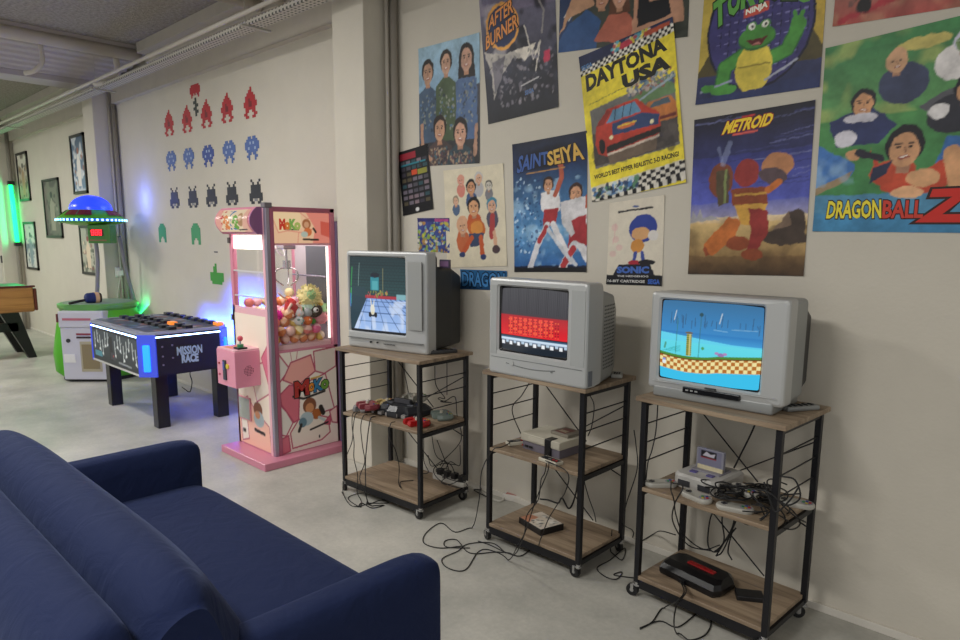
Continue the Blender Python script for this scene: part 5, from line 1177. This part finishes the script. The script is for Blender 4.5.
    cl.box(cxx-.05, cxx+.05, cyy-.05, cyy+.05, 1.50, 1.56, M('#8c8c90', .3, .6), .006); cl.cyl((cxx, cyy, 1.50), (cxx, cyy, 1.42), .008, m, 8); cl.cyl((cxx, cyy, 1.42), (cxx, cyy, 1.36), .028, m, 14)
    for k in range(3):
        a = k*2*pi/3+.4; d = Vector((cos(a), sin(a), 0)); P0 = Vector((cxx, cyy, 1.37))
        cl.tube([P0+d*.02, P0+d*.08+Vector((0, 0, -.02)), P0+d*.09+Vector((0, 0, -.08)), P0+d*.03+Vector((0, 0, -.13))], .006, m, 6, 5)
    cl.build('crane_claw', t)
    cl = MB(X); cl.cyl((CX0+.04, cyy, 1.57), (CX1-.04, cyy, 1.57), .009, m, 8); cl.cyl((cxx, CY0+.04, 1.585), (cxx, CY1-.04, 1.585), .009, m, 8)
    for k in range(9): a = k/8*2*pi; 
    cl.tube([(cxx-.10+.03*cos(a/1.), 2.50+.05*sin(a/1.)+.012*a, 1.50+.05*cos(a*1.3)) for a in [i*.6 for i in range(22)]], .004, M('#d8d4d8', .3), 5, 3)
    cl.build('crane_rail', t)
    # printed flank panel
    c = Cv(110, 160, '#e8e0d6')
    cells = [([(.0, .72), (.18, .84), (.0, 1)], '#dcd6d0'), ([(.06, .74), (.20, .90), (.55, .95), (.62, .78), (.30, .66)], '#e4a49c'), ([(.62, .78), (.60, .98), (1, 1), (1, .80), (.78, .74)], '#dcd2c8'), ([(.0, .60), (.16, .68), (.3, .66), (.34, .5), (.30, .32), (.22, .30), (.10, .42), (.02, .50)], '#cf6a7c'),
             ([(.34, .66), (.80, .74), (.95, .36), (.70, .34), (.30, .32)], '#e6ded6'), ([(.0, .5), (.1, .42), (.2, .3), (.08, .18), (0, .2)], '#ddd8d2'), ([(.15, .20), (.30, .32), (.62, .33), (.82, .28), (.86, .12), (.70, .06), (.18, .04)], '#e2dace'), ([(.74, .22), (.90, .32), (.86, .20)], '#c45a72'), ([(.86, .34), (1, .38), (1, .20), (.9, .22)], '#e6c8c4'), ([(.0, .0), (.14, .02), (.12, .18), (0, .16)], '#cc6e80')]
    block_art(c, cells); c.line([(.22, .9), (.2, 1)], .01, '#b8566e'); c.line([(.3, .93), (.32, 1)], .012, '#b8566e')
    c.line([(.22, .56), (.40, .52), (.78, .56)], .035, '#1e1a1c')
    c.ell(.50, .44, .12, .08, '#7c4a30'); c.ell(.50, .415, .075, .05, '#c88c60'); c.ell(.62, .34, .085, .055, '#a8602c'); c.ell(.44, .31, .12, .07, '#a8bcc4'); c.ell(.37, .28, .07, .05, '#5c7c8c'); c.line([(.34, .26), (.30, .20)], .05, '#201c1c'); c.line([(.70, .40), (.74, .34)], .08, '#201c1c'); c.line([(.66, .30), (.76, .26)], .04, '#b8c4c8'); c.line([(.50, .19), (.82, .23)], .03, '#1c181a'); c.ell(.66, .10, .015, .018, '#2a2628')
    p = Picture(c, 1.1)
    for k, (ch, col, u0, u1, v0, v1) in enumerate((('M', '#a82a26', .26, .48, .55, .70), ('o', '#d8862c', .49, .59, .58, .66), ('K', '#2f7aa8', .59, .72, .57, .69), ('o', '#6a9c3a', .72, .84, .58, .67))):
        p.text(ch, [(u0, v0), (u1, v0+.01), (u1, v1), (u0, v1-.01)], '#1c1818', .10); p.text(ch, [(u0, v0), (u1, v0+.01), (u1, v1), (u0, v1-.01)], col, .05, lift=2)
    c.line([(.54, .71), (.70, .72)], .022, '#c8a83c')
    p.build('printed_panel', lambda u, v, l: (CX1+.002+l-ox, CY0+.05+(CY1-CY0-.07)*u-oy, .055+.73*v), PRINT_MATT, parent=t)
    # printed front panel with hatch
    c = Cv(70, 130, '#e6d8c8'); block_art(c, [([(.0, .3), (.3, .38), (.5, .3), (.95, .2), (1, 0), (0, 0)], '#e8b8a4'), ([(.42, .62), (.95, .68), (1, .45), (.6, .36)], '#dcd2c4'), ([(.8, .7), (1, .8), (1, .5)], '#d0748a'), ([(.05, .2), (.25, .25), (.3, .05), (.08, .02)], '#e0d8cc')], wd=.02)
    c.ell(.62, .30, .14, .06, '#7c4a30'); c.ell(.64, .23, .16, .06, '#a8b8bc'); c.ell(.6, .26, .08, .03, '#c88c60'); c.line([(.5, .14), (.8, .13)], .05, '#1c181a'); c.rect(.1, .09, .2, .12, '#2a2628')
    Picture(c, 1.15).build('printed_front', lambda u, v, l: (CX0+.03+(CX1-CX0-.08)*u-ox, CY0-.002-l-oy, .06+.98*v), PRINT_MATT, parent=t)
    MB(X).box(CX0, CX1, CY0, CY0+.012, .80, 1.09, PKL).build('front_panel', t)
    b = MB(X); b.box(-4.735, -4.56, CY0-.012, CY0-.002, .245, .42, M('#d8909c', .4), .003, 1); b.box(-4.725, -4.57, CY0-.014, CY0-.011, .255, .41, M('#a3aaa4', .25)); b.build('prize_hatch', t)
    # control box
    b = MB(X); b.box(-4.67, -4.40, 2.16, CY0, .545, .80, M('#e093aa', .35), .004); b.build('control_box', t)
    b = MB(X); b.box(-4.665, -4.405, 2.165, CY0-.0, .80, .812, PKL, .002); b.box(-4.62, -4.50, 2.19, 2.30, .811, .814, M('#d8825c', .4)); b.build('control_top', t)
    b = MB(X); b.box(-4.49, -4.42, 2.20, 2.27, .812, .825, M('#1c1c1c', .4), .003); b.cyl((-4.455, 2.235, .82), (-4.455, 2.235, .865), .006, ALU, 8); b.ball((-4.455, 2.235, .885), .020, M('#c84a5c', .3)); b.cyl((-4.455, 2.235, .825), (-4.455, 2.235, .845), .022, M('#3c8a5c', .4), 12); b.build('joystick', t)
    b = MB(X); b.box(-4.565, -4.525, 2.150, 2.161, .59, .73, M('#2c3440', .35)); b.box(-4.563, -4.54, 2.148, 2.151, .66, .72, M('#4a5aa8', .3)); b.cyl((-4.505, 2.152, .69), (-4.505, 2.16, .69), .018, M('#d8c43c', .4), 14); b.cyl((-4.63, 2.152, .70), (-4.63, 2.16, .70), .008, M('#8a2c34', .4), 10); b.cyl((-4.63, 2.152, .62), (-4.63, 2.16, .62), .008, M('#b4526a', .4), 10); b.build('coin_slot', t)
    b = MB(X)
    for i in range(7):
        for j in range(7):
            y, z = (i-3)*.011, (j-3)*.011
            if y*y+z*z < .0013: b.cyl((-4.4005, 2.26+y, .66+z), (-4.3985, 2.26+y, .66+z), .0032, M('#5c3440', .6), 6)
    b.build('speaker_holes', t)
    for z in (1.56, 1.0): MB(X).box(CX0-.006, CX0+.02, CY0-.012, CY0, z-.02, z+.02, M('#3c3034', .4)).build('hinge', t)
    l = bpy.data.lights.new('machine_lamp', 'AREA'); l.shape = 'RECTANGLE'; l.size = .42; l.size_y = .42; l.energy = 4; l.color = (1, .93, .88)
    o = bpy.data.objects.new('machine_lamp', l); COL.objects.link(o); o.parent = t; o.location = (0, 0, 1.70)
    return t
add_claw()
# capsule balls
def ball_mats():
    return [(M('#e88078', .3), M('#f0c4b8', .25)), (M('#e8cc68', .3), M('#f0e8d0', .25)), (M('#e8709c', .3), M('#f0b8c8', .25)), (M('#d87c40', .3), M('#f0c8a0', .25)), (M('#a8b0b4', .3), M('#e0e0e0', .25)), (M('#e8c04c', .3), M('#f4e8b0', .25)), (M('#b8d8a0', .3), M('#e8f0dc', .25)), (M('#c4b0d8', .3), M('#e8dcf0', .25))]
BMATS = ball_mats(); cnames = ['salmon', 'pale yellow', 'pink', 'orange', 'grey', 'golden', 'light green', 'lilac']
protos = []
for k, (ma, mb_) in enumerate(BMATS):
    t = thing('capsule_ball', 'x', 'capsule ball', (0, 0, 0)); R_ = .037
    b = MB(); b.lathe([(R_*cos(a), R_*sin(a)) for a in [i*pi/2/6 for i in range(7)]], mb_, 14); b.build('clear_lid', t)
    b = MB(); b.lathe([(R_*cos(a), -R_*sin(a)) for a in [i*pi/2/6 for i in range(7)]], ma, 14); b.lathe([(R_*1.03, -.003), (R_*1.03, .003)], ma, 14); b.build('coloured_cup', t)
    protos.append([t, False])
q = random.Random(11); R_ = .037; spots = []
# visible heap: along the front glass, the flank glass, and the sloping top
for i in range(8):
    for j in range(8):
        for k in range(8):
            x = CX0+.08+i*.0735+(.03 if k % 2 else 0); y = CY0+.085+j*.072+(.028 if k % 2 else 0); z = .83+R_+k*.060
            if x > CX1-.05 or y > CY1-.07: continue
            top = .965+.12*((y-CY0)/.54)+.26*max(0, 1-(x-CX0)/.34)+.05*sin(9*x+3)
            if z > top: continue
            if i < 5 and j > 0 and z < top-.075: continue        # hidden inside the heap
            spots.append((x+q.uniform(-.004, .004), y+q.uniform(-.004, .004), z))
zones = ['against the flank glass', 'against the front glass', 'on top of the heap', 'deep in the heap']
for n_, (x, y, z) in enumerate(spots):
    k = q.choice([0, 0, 0, 1, 1, 2, 2, 3, 3, 4, 5, 5, 7]); t, used = protos[k]
    if not used: protos[k][1] = True; o = t
    else:
        o = t.copy(); COL.objects.link(o)
        for ch in t.children: c_ = ch.copy(); COL.objects.link(c_); c_.parent = o
    o.location = (x, y, z); o.rotation_euler = (q.uniform(-1.2, 1.2), q.uniform(-1.2, 1.2), q.uniform(0, 6))
    zone = 0 if x > CX1-.12 else 1 if y < CY0+.12 else 2
    part = 'near the front post' if y < CY0+.2 else 'near the rear post' if y > CY1-.2 else 'midway'; lv = 'low' if z < .90 else 'at mid height' if z < .96 else 'high'
    o['label'] = '%s capsule ball %s, %s, %s' % (cnames[k], zones[zone], lv, part); o['group'] = '%s capsule balls %s %s %s' % (cnames[k], zones[zone], lv, part)
for t, used in protos:
    if not used:
        for c_ in list(t.children): bpy.data.objects.remove(c_)
        bpy.data.objects.remove(t)
# plush toys on top
def fuzzy(b, c, r, mat, n, seed, sc=(1, 1, 1)):
    q = random.Random(seed); b.ball(c, r, mat, 14, 10, sc=sc)
    for _ in range(n):
        d = Vector((q.gauss(0, 1), q.gauss(0, 1), q.gauss(0, 1))).normalized(); p = Vector(c)+Vector((d.x*sc[0], d.y*sc[1], d.z*sc[2]))*r*.9; b.cyl(p, p+d*r*.38, r*.10, mat, 5, r*.01)
t = thing('plush_toy', 'fluffy yellow and green round plush toy standing highest on the capsule heap', 'plush toy', (-4.33, 2.72, 1.16)); b = MB(); fuzzy(b, (0, 0, 0), .075, M('#e4dc9c', .9), 160, 1); fuzzy(b, (.035, -.01, .01), .045, M('#9cc88c', .9), 60, 2); b.build('body', t); b = MB(); fuzzy(b, (.0, 0, -.09), .06, M('#b4cfc0', .9), 60, 5); b.build('lower_body', t)
t = thing('plush_toy', 'red plush toy with pale limbs leaning on the flank glass', 'plush toy', (-4.33, 2.57, 1.08)); b = MB(); b.ball((0, 0, 0), .055, M('#c41f24', .8), sc=(.9, .9, 1.4)); b.build('body', t); b = MB()
for s in (-1, 1): b.tube([(.04, s*.02, .04), (.05, s*.05, .0), (.06, s*.02, -.05)], .010, M('#f0c8b8', .7), 6, 5)
b.tube([(.0, -.03, .07), (.01, -.07, .09), (.0, -.10, .12)], .006, M('#f0c8b8', .7), 6, 5); b.build('limb', t)
t = thing('plush_toy', 'bright magenta round plush toy by the inner post of the pink machine', 'plush toy', (-4.38, 2.475, 1.02)); b = MB(); fuzzy(b, (0, 0, 0), .055, M('#e02ca8', .8), 60, 4); b.build('body', t)
t = thing('plush_toy', 'dark brown bird-like plush toy with a white eye and a long beak', 'plush toy', (-4.31, 2.745, 1.055)); b = MB(); b.ball((0, 0, 0), .055, M('#4a4038', .9), sc=(1, 1.2, .95)); b.ball((0, .08, .01), .035, M('#564a40', .9), sc=(.8, 1.6, .7)); b.cyl((0, .09, .02), (.01, .15, -.015), .02, M('#3a3430', .7), 10, .003); b.build('body', t); b = MB(); b.ball((.05, -.015, .01), .02, M('#e8e8e8', .4)); b.ball((.066, -.015, .01), .009, M('#1a1a1a', .3)); b.build('eye', t)
t = thing('plush_toy', 'small orange and green plush toy in front of the dark bird', 'plush toy', (-4.29, 2.675, .99)); b = MB(); b.ball((0, 0, 0), .035, M('#e0702c', .8)); b.ball((0, .045, -.01), .022, M('#4c9a3c', .8)); b.build('body', t); b = MB(); b.ball((.028, 0, .008), .008, M('#ffe8c0', .5)); b.build('eye', t)
t = thing('plush_toy', 'small round white plush with grey spots between red and orange toys', 'plush toy', (-4.285, 2.60, .995)); b = MB(); b.ball((0, 0, 0), .035, M('#d8e0e0', .8)); b.build('body', t); b = MB()
for a in (0, 1.3, 2.6): b.ball((.026, .02*cos(a*2), .02*sin(a*2)), .010, M('#7c9c98', .8))
b.build('spots', t)
t = thing('plush_toy', 'pale green plush toy at the far end of the capsule heap', 'plush toy', (-4.33, 2.82, 1.06)); b = MB(); fuzzy(b, (0, 0, 0), .05, M('#a8d8a0', .9), 60, 6); b.build('body', t); b = MB(); fuzzy(b, (.02, -.02, -.06), .05, M('#e89aa4', .9), 60, 6); b.build('lower_body', t)
tag(MB().ball((0, 0, 0), .045, M('#3c7a3c', .8), sc=(1, 1.3, .7)).build('plush_toy', loc=(-4.33, 2.63, 1.06)), 'dark green plush lump between the red toy and the dark bird', 'plush toy')

# ------------------------------------------------------------------ lit game table
TX0, TX1, TY0, TY1 = -6.93, -5.62, 2.0, 2.74; DKB = M('#11121c', .4, name='black_laminate'); LED = M('#2f6cff', .3, emit=6.0); LEDW = M('#a8ccff', .3, emit=9.0)
def add_table():
    ox, oy = (TX0+TX1)/2, (TY0+TY1)/2; t = thing('game_table', 'black light-up game table with blue glowing edges and four square legs', 'game table', (ox, oy, 0)); X = T(-ox, -oy, 0); ch = .10
    for x in (-6.86, -5.765):
        for y in (2.165, 2.68): MB(X).box(x-.05, x+.05, y-.05, y+.05, 0, .47, M('#0f0f12', .35), .003, 1).build('leg', t)
    outl = [(TX0+ch, TY0), (TX1-ch, TY0), (TX1, TY0+ch), (TX1, TY1-ch), (TX1-ch, TY1), (TX0+ch, TY1), (TX0, TY1-ch), (TX0, TY0+ch)]
    MB(X).prism(outl, .46, .80, DKB).build('cabinet', t)
    # glowing corner columns
    for (x, y), (x2, y2) in ((outl[1], outl[2]), (outl[7], outl[0]), (outl[3], outl[4]), (outl[5], outl[6])):
        m = Vector(((x+x2)/2, (y+y2)/2, 0)); d = Vector((x2-x, y2-y, 0)).normalized(); n = Vector((d.y, -d.x, 0)); a = atan2(d.y, d.x)
        XX = X @ T(m.x, m.y, 0) @ rotz(a); MB(XX).box(-.075, .075, -.012, .01, .455, .80, M('#3a4cc8', .25, emit=.5), .004).build('corner_shell', t)
        MB(XX).box(-.028, .028, -.022, -.010, .50, .72, M('#1c74ff', .3, emit=2.4), .010, 3).build('corner_lamp', t)
    b = MB(X)
    for x0, y0, x1, y1 in ((TX0+ch, TY0, TX1-ch, TY0), (TX1, TY0+ch, TX1, TY1-ch), (TX0+ch, TY1, TX1-ch, TY1), (TX0, TY0+ch, TX0, TY1-ch)):
        if x0 == x1: s = 1 if x0 == TX1 else -1; b.box(min(x0, x0+s*.006), max(x0, x0+s*.006), y0, y1, .775, .785, LEDW)
        else: s = -1 if y0 == TY0 else 1; b.box(x0, x1, min(y0, y0+s*.006), max(y0, y0+s*.006), .775, .785, LEDW)
    b.build('light_strip', t)
    MB(X).prism(outl, .80, .822, M('#8f93a4', .25), ).build('top_frame', t)
    c = Cv(120, 70, '#3a3f4c'); c.speckle((0, 0, 1, 1), ['#6f7684', '#8a5a48', '#4f6a7c', '#22242e', '#9aa0a8', '#3a5a4c'], 160, .01, .05, 4, .8)
    for k in range(9): c.line([(k/8, 0), (k/8, 1)], .006, '#1b1c24')
    for k in range(6): c.line([(0, k/5), (1, k/5)], .006, '#1b1c24')
    Picture(c, 1.1).build('play_field', lambda u, v, l: (TX0+.06+(TX1-TX0-.12)*u-ox, TY0+.06+(TY1-TY0-.12)*v-oy, .8235+l), PRINT_MATT, parent=t)
    q = random.Random(5); n = 0
    for i in range(8):
        for j in range(5):
            x = TX0+.16+i*.152; y = TY0+.13+j*.135
            if (i*3+j*5) % 3 == 0: continue
            lit = (i, j) in ((6, 3), (7, 4), (5, 2)); MB(X).box(x-.042, x+.042, y-.03, y+.03, .823, .85, M('#e8842c', .3, emit=.8) if lit else M('#15161c', .35), .004).build('push_button', t)
    # front art panel with pale figures, and the lettered end
    c = Cv(150, 50, '#2a3036'); c.grad(0, '#222a30', 1, '#39424a')
    for k in range(15):
        u = .06+k*.062+(.03 if k > 6 else 0); v = .62+.2*sin(k*1.7); c.line([(u, v+.28), (u, v), (u+.02*sin(k), v-.24)], .013, '#c4ccce'); c.ell(u+.01*sin(k*2), v-.18, .013, .05, '#dfe4e4'); c.line([(u, v), (u+.03, v+.1)], .01, '#9aa4a8')
    c.rect(.40, .1, .47, .9, '#15171c'); c.rect(.42, .15, .52, .38, '#3c3a44'); c.ell(.48, .27, .01, .03, '#b83a3a'); c.rect(.05, .12, .22, .3, '#4a8a9a'); c.line([(.6, .12), (.85, .1)], .02, '#8a9094')
    Picture(c, 1.2).build('art_panel', lambda u, v, l: (TX0+ch+.01+(TX1-TX0-2*ch-.02)*u-ox, TY0-.002-l-oy, .485+.265*v), PRINT_MATT, parent=t)
    MB(X).box(TX0+ch, TX1-ch, TY0-.006, TY0, .46, .475, M('#c8c8c4', .4)).build('lower_edge', t)
    c = Cv(100, 40, '#13141e'); p = Picture(c, 1.0); p.line('MISSION', .30, .50, .70, .72, '#9fb8d0', .04); p.line('RACE', .37, .27, .63, .48, '#9fb8d0', .06)
    p.build('lettered_panel', lambda u, v, l: (TX1+.002+l-ox, TY0+ch+.01+(TY1-TY0-2*ch-.02)*u-oy, .47+.295*v), PRINT_MATT, parent=t, step=.001)
    b = MB(X)
    for y, z in ((2.15, .70), (2.23, .705), (2.15, .62), (2.23, .60), (2.15, .55), (2.66, .70)): b.cyl((TX1, y, z), (TX1+.006, y, z), .008, M('#a8a8b0', .3, .8), 8)
    b.build('bolt', t)
    for (x, y, e) in ((ox, TY1+.10, 5), (TX1-.12, TY1+.0, 9)):
        l = bpy.data.lights.new('edge_glow', 'AREA'); l.shape = 'RECTANGLE'; l.size = .9 if e == 5 else .5; l.size_y = .05; l.energy = e*6; l.color = (.02, .06, 1)
        o = bpy.data.objects.new('edge_glow', l); COL.objects.link(o); o.parent = t; o.location = (x-ox, y-oy, .70 if e == 5 else .86); o.rotation_euler = (radians(82), 0, 0); l.spread = radians(130)
    return t
gt = add_table()
P = [at(192, 368, 1, 2.85), at(190, 374, 1, 2.87), at(192, 382, 1, 2.87), at(190, 392, 1, 2.87), at(186, 390, 1, 2.85), at(182, 387, 1, 2.87)]
cable('thin black lead hanging under the game table near the wall', P, .005)

# ------------------------------------------------------------------ hammer game
GRN = M('#4fae1c', .35, name='lime_green_plastic'); GRD = M('#3f8a3c', .4); WH = M('#c9c9d6', .35, name='white_panel')
def add_hammer():
    cx, cy = -8.42, 2.56; t = thing('hammer_game', 'round green and white hammer arcade game under a saucer canopy with blue dome', 'arcade game', (cx, cy, 0)); R = .40; a0 = radians(-45); FX = .385
    def rim(r, z):
        P = []
        for k in range(60):
            a = 2*pi*k/60; x, y = r*cos(a), r*sin(a); d = (x-y)*.7071
            if d > FX-.03: x -= (d-FX+.03)*.7071; y += (d-FX+.03)*.7071
            P.append((x, min(y, .435), z))
        return P
    b = MB(); b.loft([rim(.41, .04), rim(.47, .10), rim(.48, .30), rim(.43, .60), rim(.38, .78)], GRN, True); b.build('body', t)
    MB().loft([rim(.40, 0), rim(.40, .045)], M('#17171a', .5), False).build('base', t)
    b = MB(); b.loft([rim(.385, .775), rim(.405, .80), rim(.405, .835), rim(.38, .845)], M('#5f9a50', .4), False); b.build('top_rim', t)
    b = MB(); b.loft([rim(.355, .845), rim(.35, .85)], M('#7c9484', .5), False); b.build('play_field', t)
    # flat front panel facing out of the corner
    X = rotz(a0); fx = FX
    b = MB(X); b.box(fx-.30, fx+.02, -.22, .24, .03, .60, WH, .01); b.box(fx-.30, fx+.03, -.23, .25, .60, .78, WH, .015); b.build('front_panel', t)
    b = MB(X); b.box(fx+.02, fx+.027, -.02, .20, .12, .45, M('#b0a890', .4)); b.box(fx+.027, fx+.03, .0, .18, .15, .42, M('#8a7c5c', .5)); b.build('notice_board', t)
    b = MB(X); b.box(fx+.02, fx+.026, -.05, .16, .52, .54, M('#8a3440', .4)); b.box(fx+.02, fx+.026, -.05, .16, .485, .505, M('#3a2830', .4)); b.build('printed_stripe', t); b = MB(X); b.box(fx+.02, fx+.027, -.20, -.08, .22, .31, M('#e4e4e4', .4)); b.build('sticker', t); b = MB(X); b.cyl((fx+.02, -.14, .46), (fx+.03, -.14, .46), .022, M('#2c2c34', .3), 14); b.build('lock', t)
    b = MB(X); b.box(fx+.03, fx+.034, -.18, .12, .68, .705, M('#b86a7a', .4)); b.build('lettered_strip', t)
    MB(X).box(fx-.02, fx+.035, -.243, -.228, .66, .75, M('#6a2c30', .4)).build('side_lamp', t)
    # two bent tubes that carry the canopy
    PO = M('#8c8c94', .3, .6)
    for nm, P in (('support_pole', [at(97, 300, 0, cx), at(97.5, 280, 0, cx), at(97.5, 258, 0, cx), at(95, 236, 0, cx)]), ('support_pole', [at(138, 320, 0, cx), at(133, 296, 0, cx), at(126, 270, 0, cx), at(122, 250, 0, cx), at(119, 236, 0, cx)])):
        MB().tube([Vector(p)-Vector((cx, cy, 0)) for p in P], .022, PO, 10, 5).build(nm, t)
    s = .325
    b = MB(); b.lathe([(.02, 1.695), (s*.55, 1.695), (s*.95, 1.722), (s*1.06, 1.735), (s*1.06, 1.765), (s*.98, 1.78), (s*.68, 1.86), (s*.66, 1.86)], GRN, 48); b.build('canopy', t)
    b = MB()
    for k in range(12):
        if k % 3 == 0: continue
        a = 2*pi*k/12; b.add([(s*.95*cos(a-.24), s*.95*sin(a-.24), 1.800), (s*.95*cos(a), s*.95*sin(a), 1.803), (s*.95*cos(a+.24), s*.95*sin(a+.24), 1.800), (s*.74*cos(a+.24), s*.74*sin(a+.24), 1.856), (s*.74*cos(a), s*.74*sin(a), 1.858), (s*.74*cos(a-.24), s*.74*sin(a-.24), 1.856)], [(0, 1, 4, 5), (1, 2, 3, 4)], M('#6a1c28', .4))
    b.build('canopy_stripe', t)
    b = MB(); b.lathe([(s*.66*cos(a), 1.86+s*.50*sin(a)) for a in [i*pi/2/10 for i in range(11)]], M('#2a48ff', .25, emit=.9), 40); b.build('dome', t)
    for k in range(44):
        a = 2*pi*k/44; MB().box(-.010, .010, -.004, .004, 1.741, 1.759, M('#7fc0ff', .3, emit=7.0), X=rotz(a+pi/2) @ T(0, -s*1.065, 0)).build('bulb', t)
    MB().lathe([(s*1.062, 1.735), (s*1.064, 1.765)], M('#2c5cc0', .3, emit=.5), 48).build('canopy_band', t)
    # score box under the canopy
    b = MB(X); b.box(.08, .22, .06, .30, 1.50, 1.70, M('#46803a', .4), .01); b.build('score_box', t)
    b = MB(X); b.box(.22, .224, .09, .23, 1.58, 1.65, M('#3a0c10', .3)); b.build('score_window', t)
    for k, ch in enumerate('888'): pass
    b = MB(X)
    for k in range(3):
        y0 = .105+k*.04
        for (ya, za, yb, zb) in ((0, 0, .025, 0), (0, .025, .025, .025), (0, .05, .025, .05), (0, 0, 0, .05), (.025, 0, .025, .05)):
            b.box(.224, .227, y0+ya-.003, y0+yb+.003, 1.59+za-.003, 1.59+zb+.003, M('#ff2430', .3, emit=4))
    b.build('score_digits', t)
    b = MB(X); b.box(.22, .224, .08, .26, 1.525, 1.54, M('#8a6a4c', .4)); b.build('score_caption', t)
    l = bpy.data.lights.new('dome_glow', 'POINT'); l.energy = 4.5; l.color = (.12, .2, 1); l.shadow_soft_size = .1; o = bpy.data.objects.new('dome_glow', l); COL.objects.link(o); o.parent = t; o.location = (.36, .30, 1.98)
    l = bpy.data.lights.new('base_glow', 'AREA'); l.size = .35; l.energy = 3.0; l.color = (.04, 1, .35); o = bpy.data.objects.new('base_glow', l); COL.objects.link(o); o.parent = t; o.location = (.10, .36, .75); o.rotation_euler = (radians(165), radians(-25), 0)
    return t
add_hammer()
p = at(93, 306, 0, -8.25)
t = thing('toy_mallet', 'padded toy mallet, dark blue and cream with black handle, on the hammer game', 'mallet', (p.x, p.y, .905), 0)
b = MB(); b.cyl((-.0, -.05, 0), (0, .02, .0), .055, M('#1c2a66', .7), 18, .06); b.ball((0, -.055, 0), .052, M('#1c2a66', .7), sc=(1, .5, 1)); b.build('blue_head', t)
b = MB(); b.cyl((0, .02, 0), (0, .06, 0), .062, M('#d8b088', .7), 18); b.cyl((0, .06, 0), (0, .085, 0), .058, M('#3a2c28', .7), 18, .05); b.build('cream_band', t)
MB().cyl((0, -.08, -.02), (.03, -.24, -.045), .014, M('#1c1414', .6), 8).build('handle', t)
# socket with a white lead on the column side
p = at(119, 272, 0, -8.778); t = thing('wall_socket', 'white wall socket with plug on the column beside the hammer game', 'socket', p); MB().box(0, .035, -.05, .05, -.055, .055, M('#dcdcd8', .4), .006).build('plate', t)
MB().box(.03, .06, -.03, .03, -.04, .02, M('#e4e4e0', .4), .004).build('plug', t); I = inv_of(t)
MB().tube([Vector((.05, 0, -.04)), I @ at(119, 285, 0, -8.72), I @ at(117, 300, 0, -8.72), I @ at(116, 312, 0, -8.72)], .006, WHC, 5, 5).build('cable', t)

# ------------------------------------------------------------------ football table at the edge of the picture
def add_foosball():
    x1, y1 = -10.25, 2.36; t = thing('table_football', 'wooden table football with splayed black legs, mostly out of view', 'football table', (x1-.375, y1-.7, 0)); X = T(-(x1-.375), -(y1-.7), 0)
    W_ = wood_mat('oak_veneer', '#8f6438', '#b07c48', '#c08c54', 1, .6, .35)
    prof = [(x1-.72, .60), (x1, .60), (x1+.04, .64), (x1+.05, .80), (x1-.0, .93), (x1-.75, .93)]
    b = MB(X); b.box(x1-.75, x1, y1-1.4, y1, .60, .93, W_, .02, 2); b.build('cabinet', t)
    TRIM = M('#5c2418', .35); b = MB(X)
    b.box(x1-.75, x1+.006, y1-.0, y1+.035, .615, .90, TRIM, .012); b.box(x1-.03, x1+.008, y1-1.4, y1+.02, .915, .94, TRIM, .004); b.build('edge_trim', t)
    MB(X).box(x1-.70, x1-.05, y1-1.35, y1-.05, .925, .935, M('#2c6a3c', .4)).build('play_field', t)
    for s in (0, 1):
        for e in (0, 1):
            xa = x1-.07-.6*e; ya = y1-.28-.86*s; sy = 1 if s == 0 else -1; BKL = M('#101014', .4)
            MB(X).loft([[(xa-.05, ya-.10, .60), (xa+.05, ya-.10, .60), (xa+.05, ya+.10, .60), (xa-.05, ya+.10, .60)], [(xa-.05, ya+sy*.21-.045, 0), (xa+.05, ya+sy*.21-.045, 0), (xa+.05, ya+sy*.21+.045, 0), (xa-.05, ya+sy*.21+.045, 0)]], BKL, False).build('leg', t)
    MB(X).box(x1-.10, x1-.02, y1-1.15, y1-.20, .36, .47, M('#101014', .4)).build('cross_bar', t)
    for k in range(4):
        y = y1-.35-k*.28; b = MB(X); b.cyl((x1-.9, y, .86), (x1-.75, y, .86), .008, CHROME, 8); b.cyl((x1-1.0, y, .86), (x1-.9, y, .86), .018, M('#111', .4) if False else M('#111114', .4), 10); b.build('rod', t)
    return t
add_foosball()

# ------------------------------------------------------------------ green light tube by the far corner
pA, pB = at(10.5, 183, 0, -13.45), at(17.5, 244, 0, -13.45)
t = thing('light_tube', 'upright glowing green light tube by the far corner', 'lamp', (pB.x, pB.y, pB.z))
MB().tube([Vector((0, 0, 0)), pA-pB], .034, M('#1cff84', .3, emit=3.2), 12, 1).build('tube', t)
for z in (0, 1): 
    q_ = (pA-pB)*z; MB().box(q_.x-.04, q_.x+.04, q_.y-.04, q_.y+.05, q_.z-.03, q_.z+.03, M('#2c2c2c', .4)).build('end_cap', t)
l = bpy.data.lights.new('tube_glow', 'AREA'); l.shape = 'RECTANGLE'; l.size = .05; l.size_y = 1.0; l.energy = 4.5; l.color = (.05, 1, .35); o = bpy.data.objects.new('tube_glow', l); COL.objects.link(o); o.parent = t; o.location = (.02, -.08, .5); o.rotation_euler = (radians(90), 0, radians(200))
p = at(9, 259, 0, -13.6); t = thing('switch_box', 'small dark switch box below the green tube', 'switch', p); MB().box(0, .06, -.12, .12, -.06, .06, M('#3a3a3c', .5), .006).build('body', t)
I = inv_of(t); MB().tube([Vector((.04, 0, -.05)), I @ at(12, 275, 0, -13.55), I @ at(11, 284, 0, -13.55)], .01, CBL, 5, 5).build('cable', t)

# unused parts that hold no geometry are never left behind
bpy.context.view_layer.update()
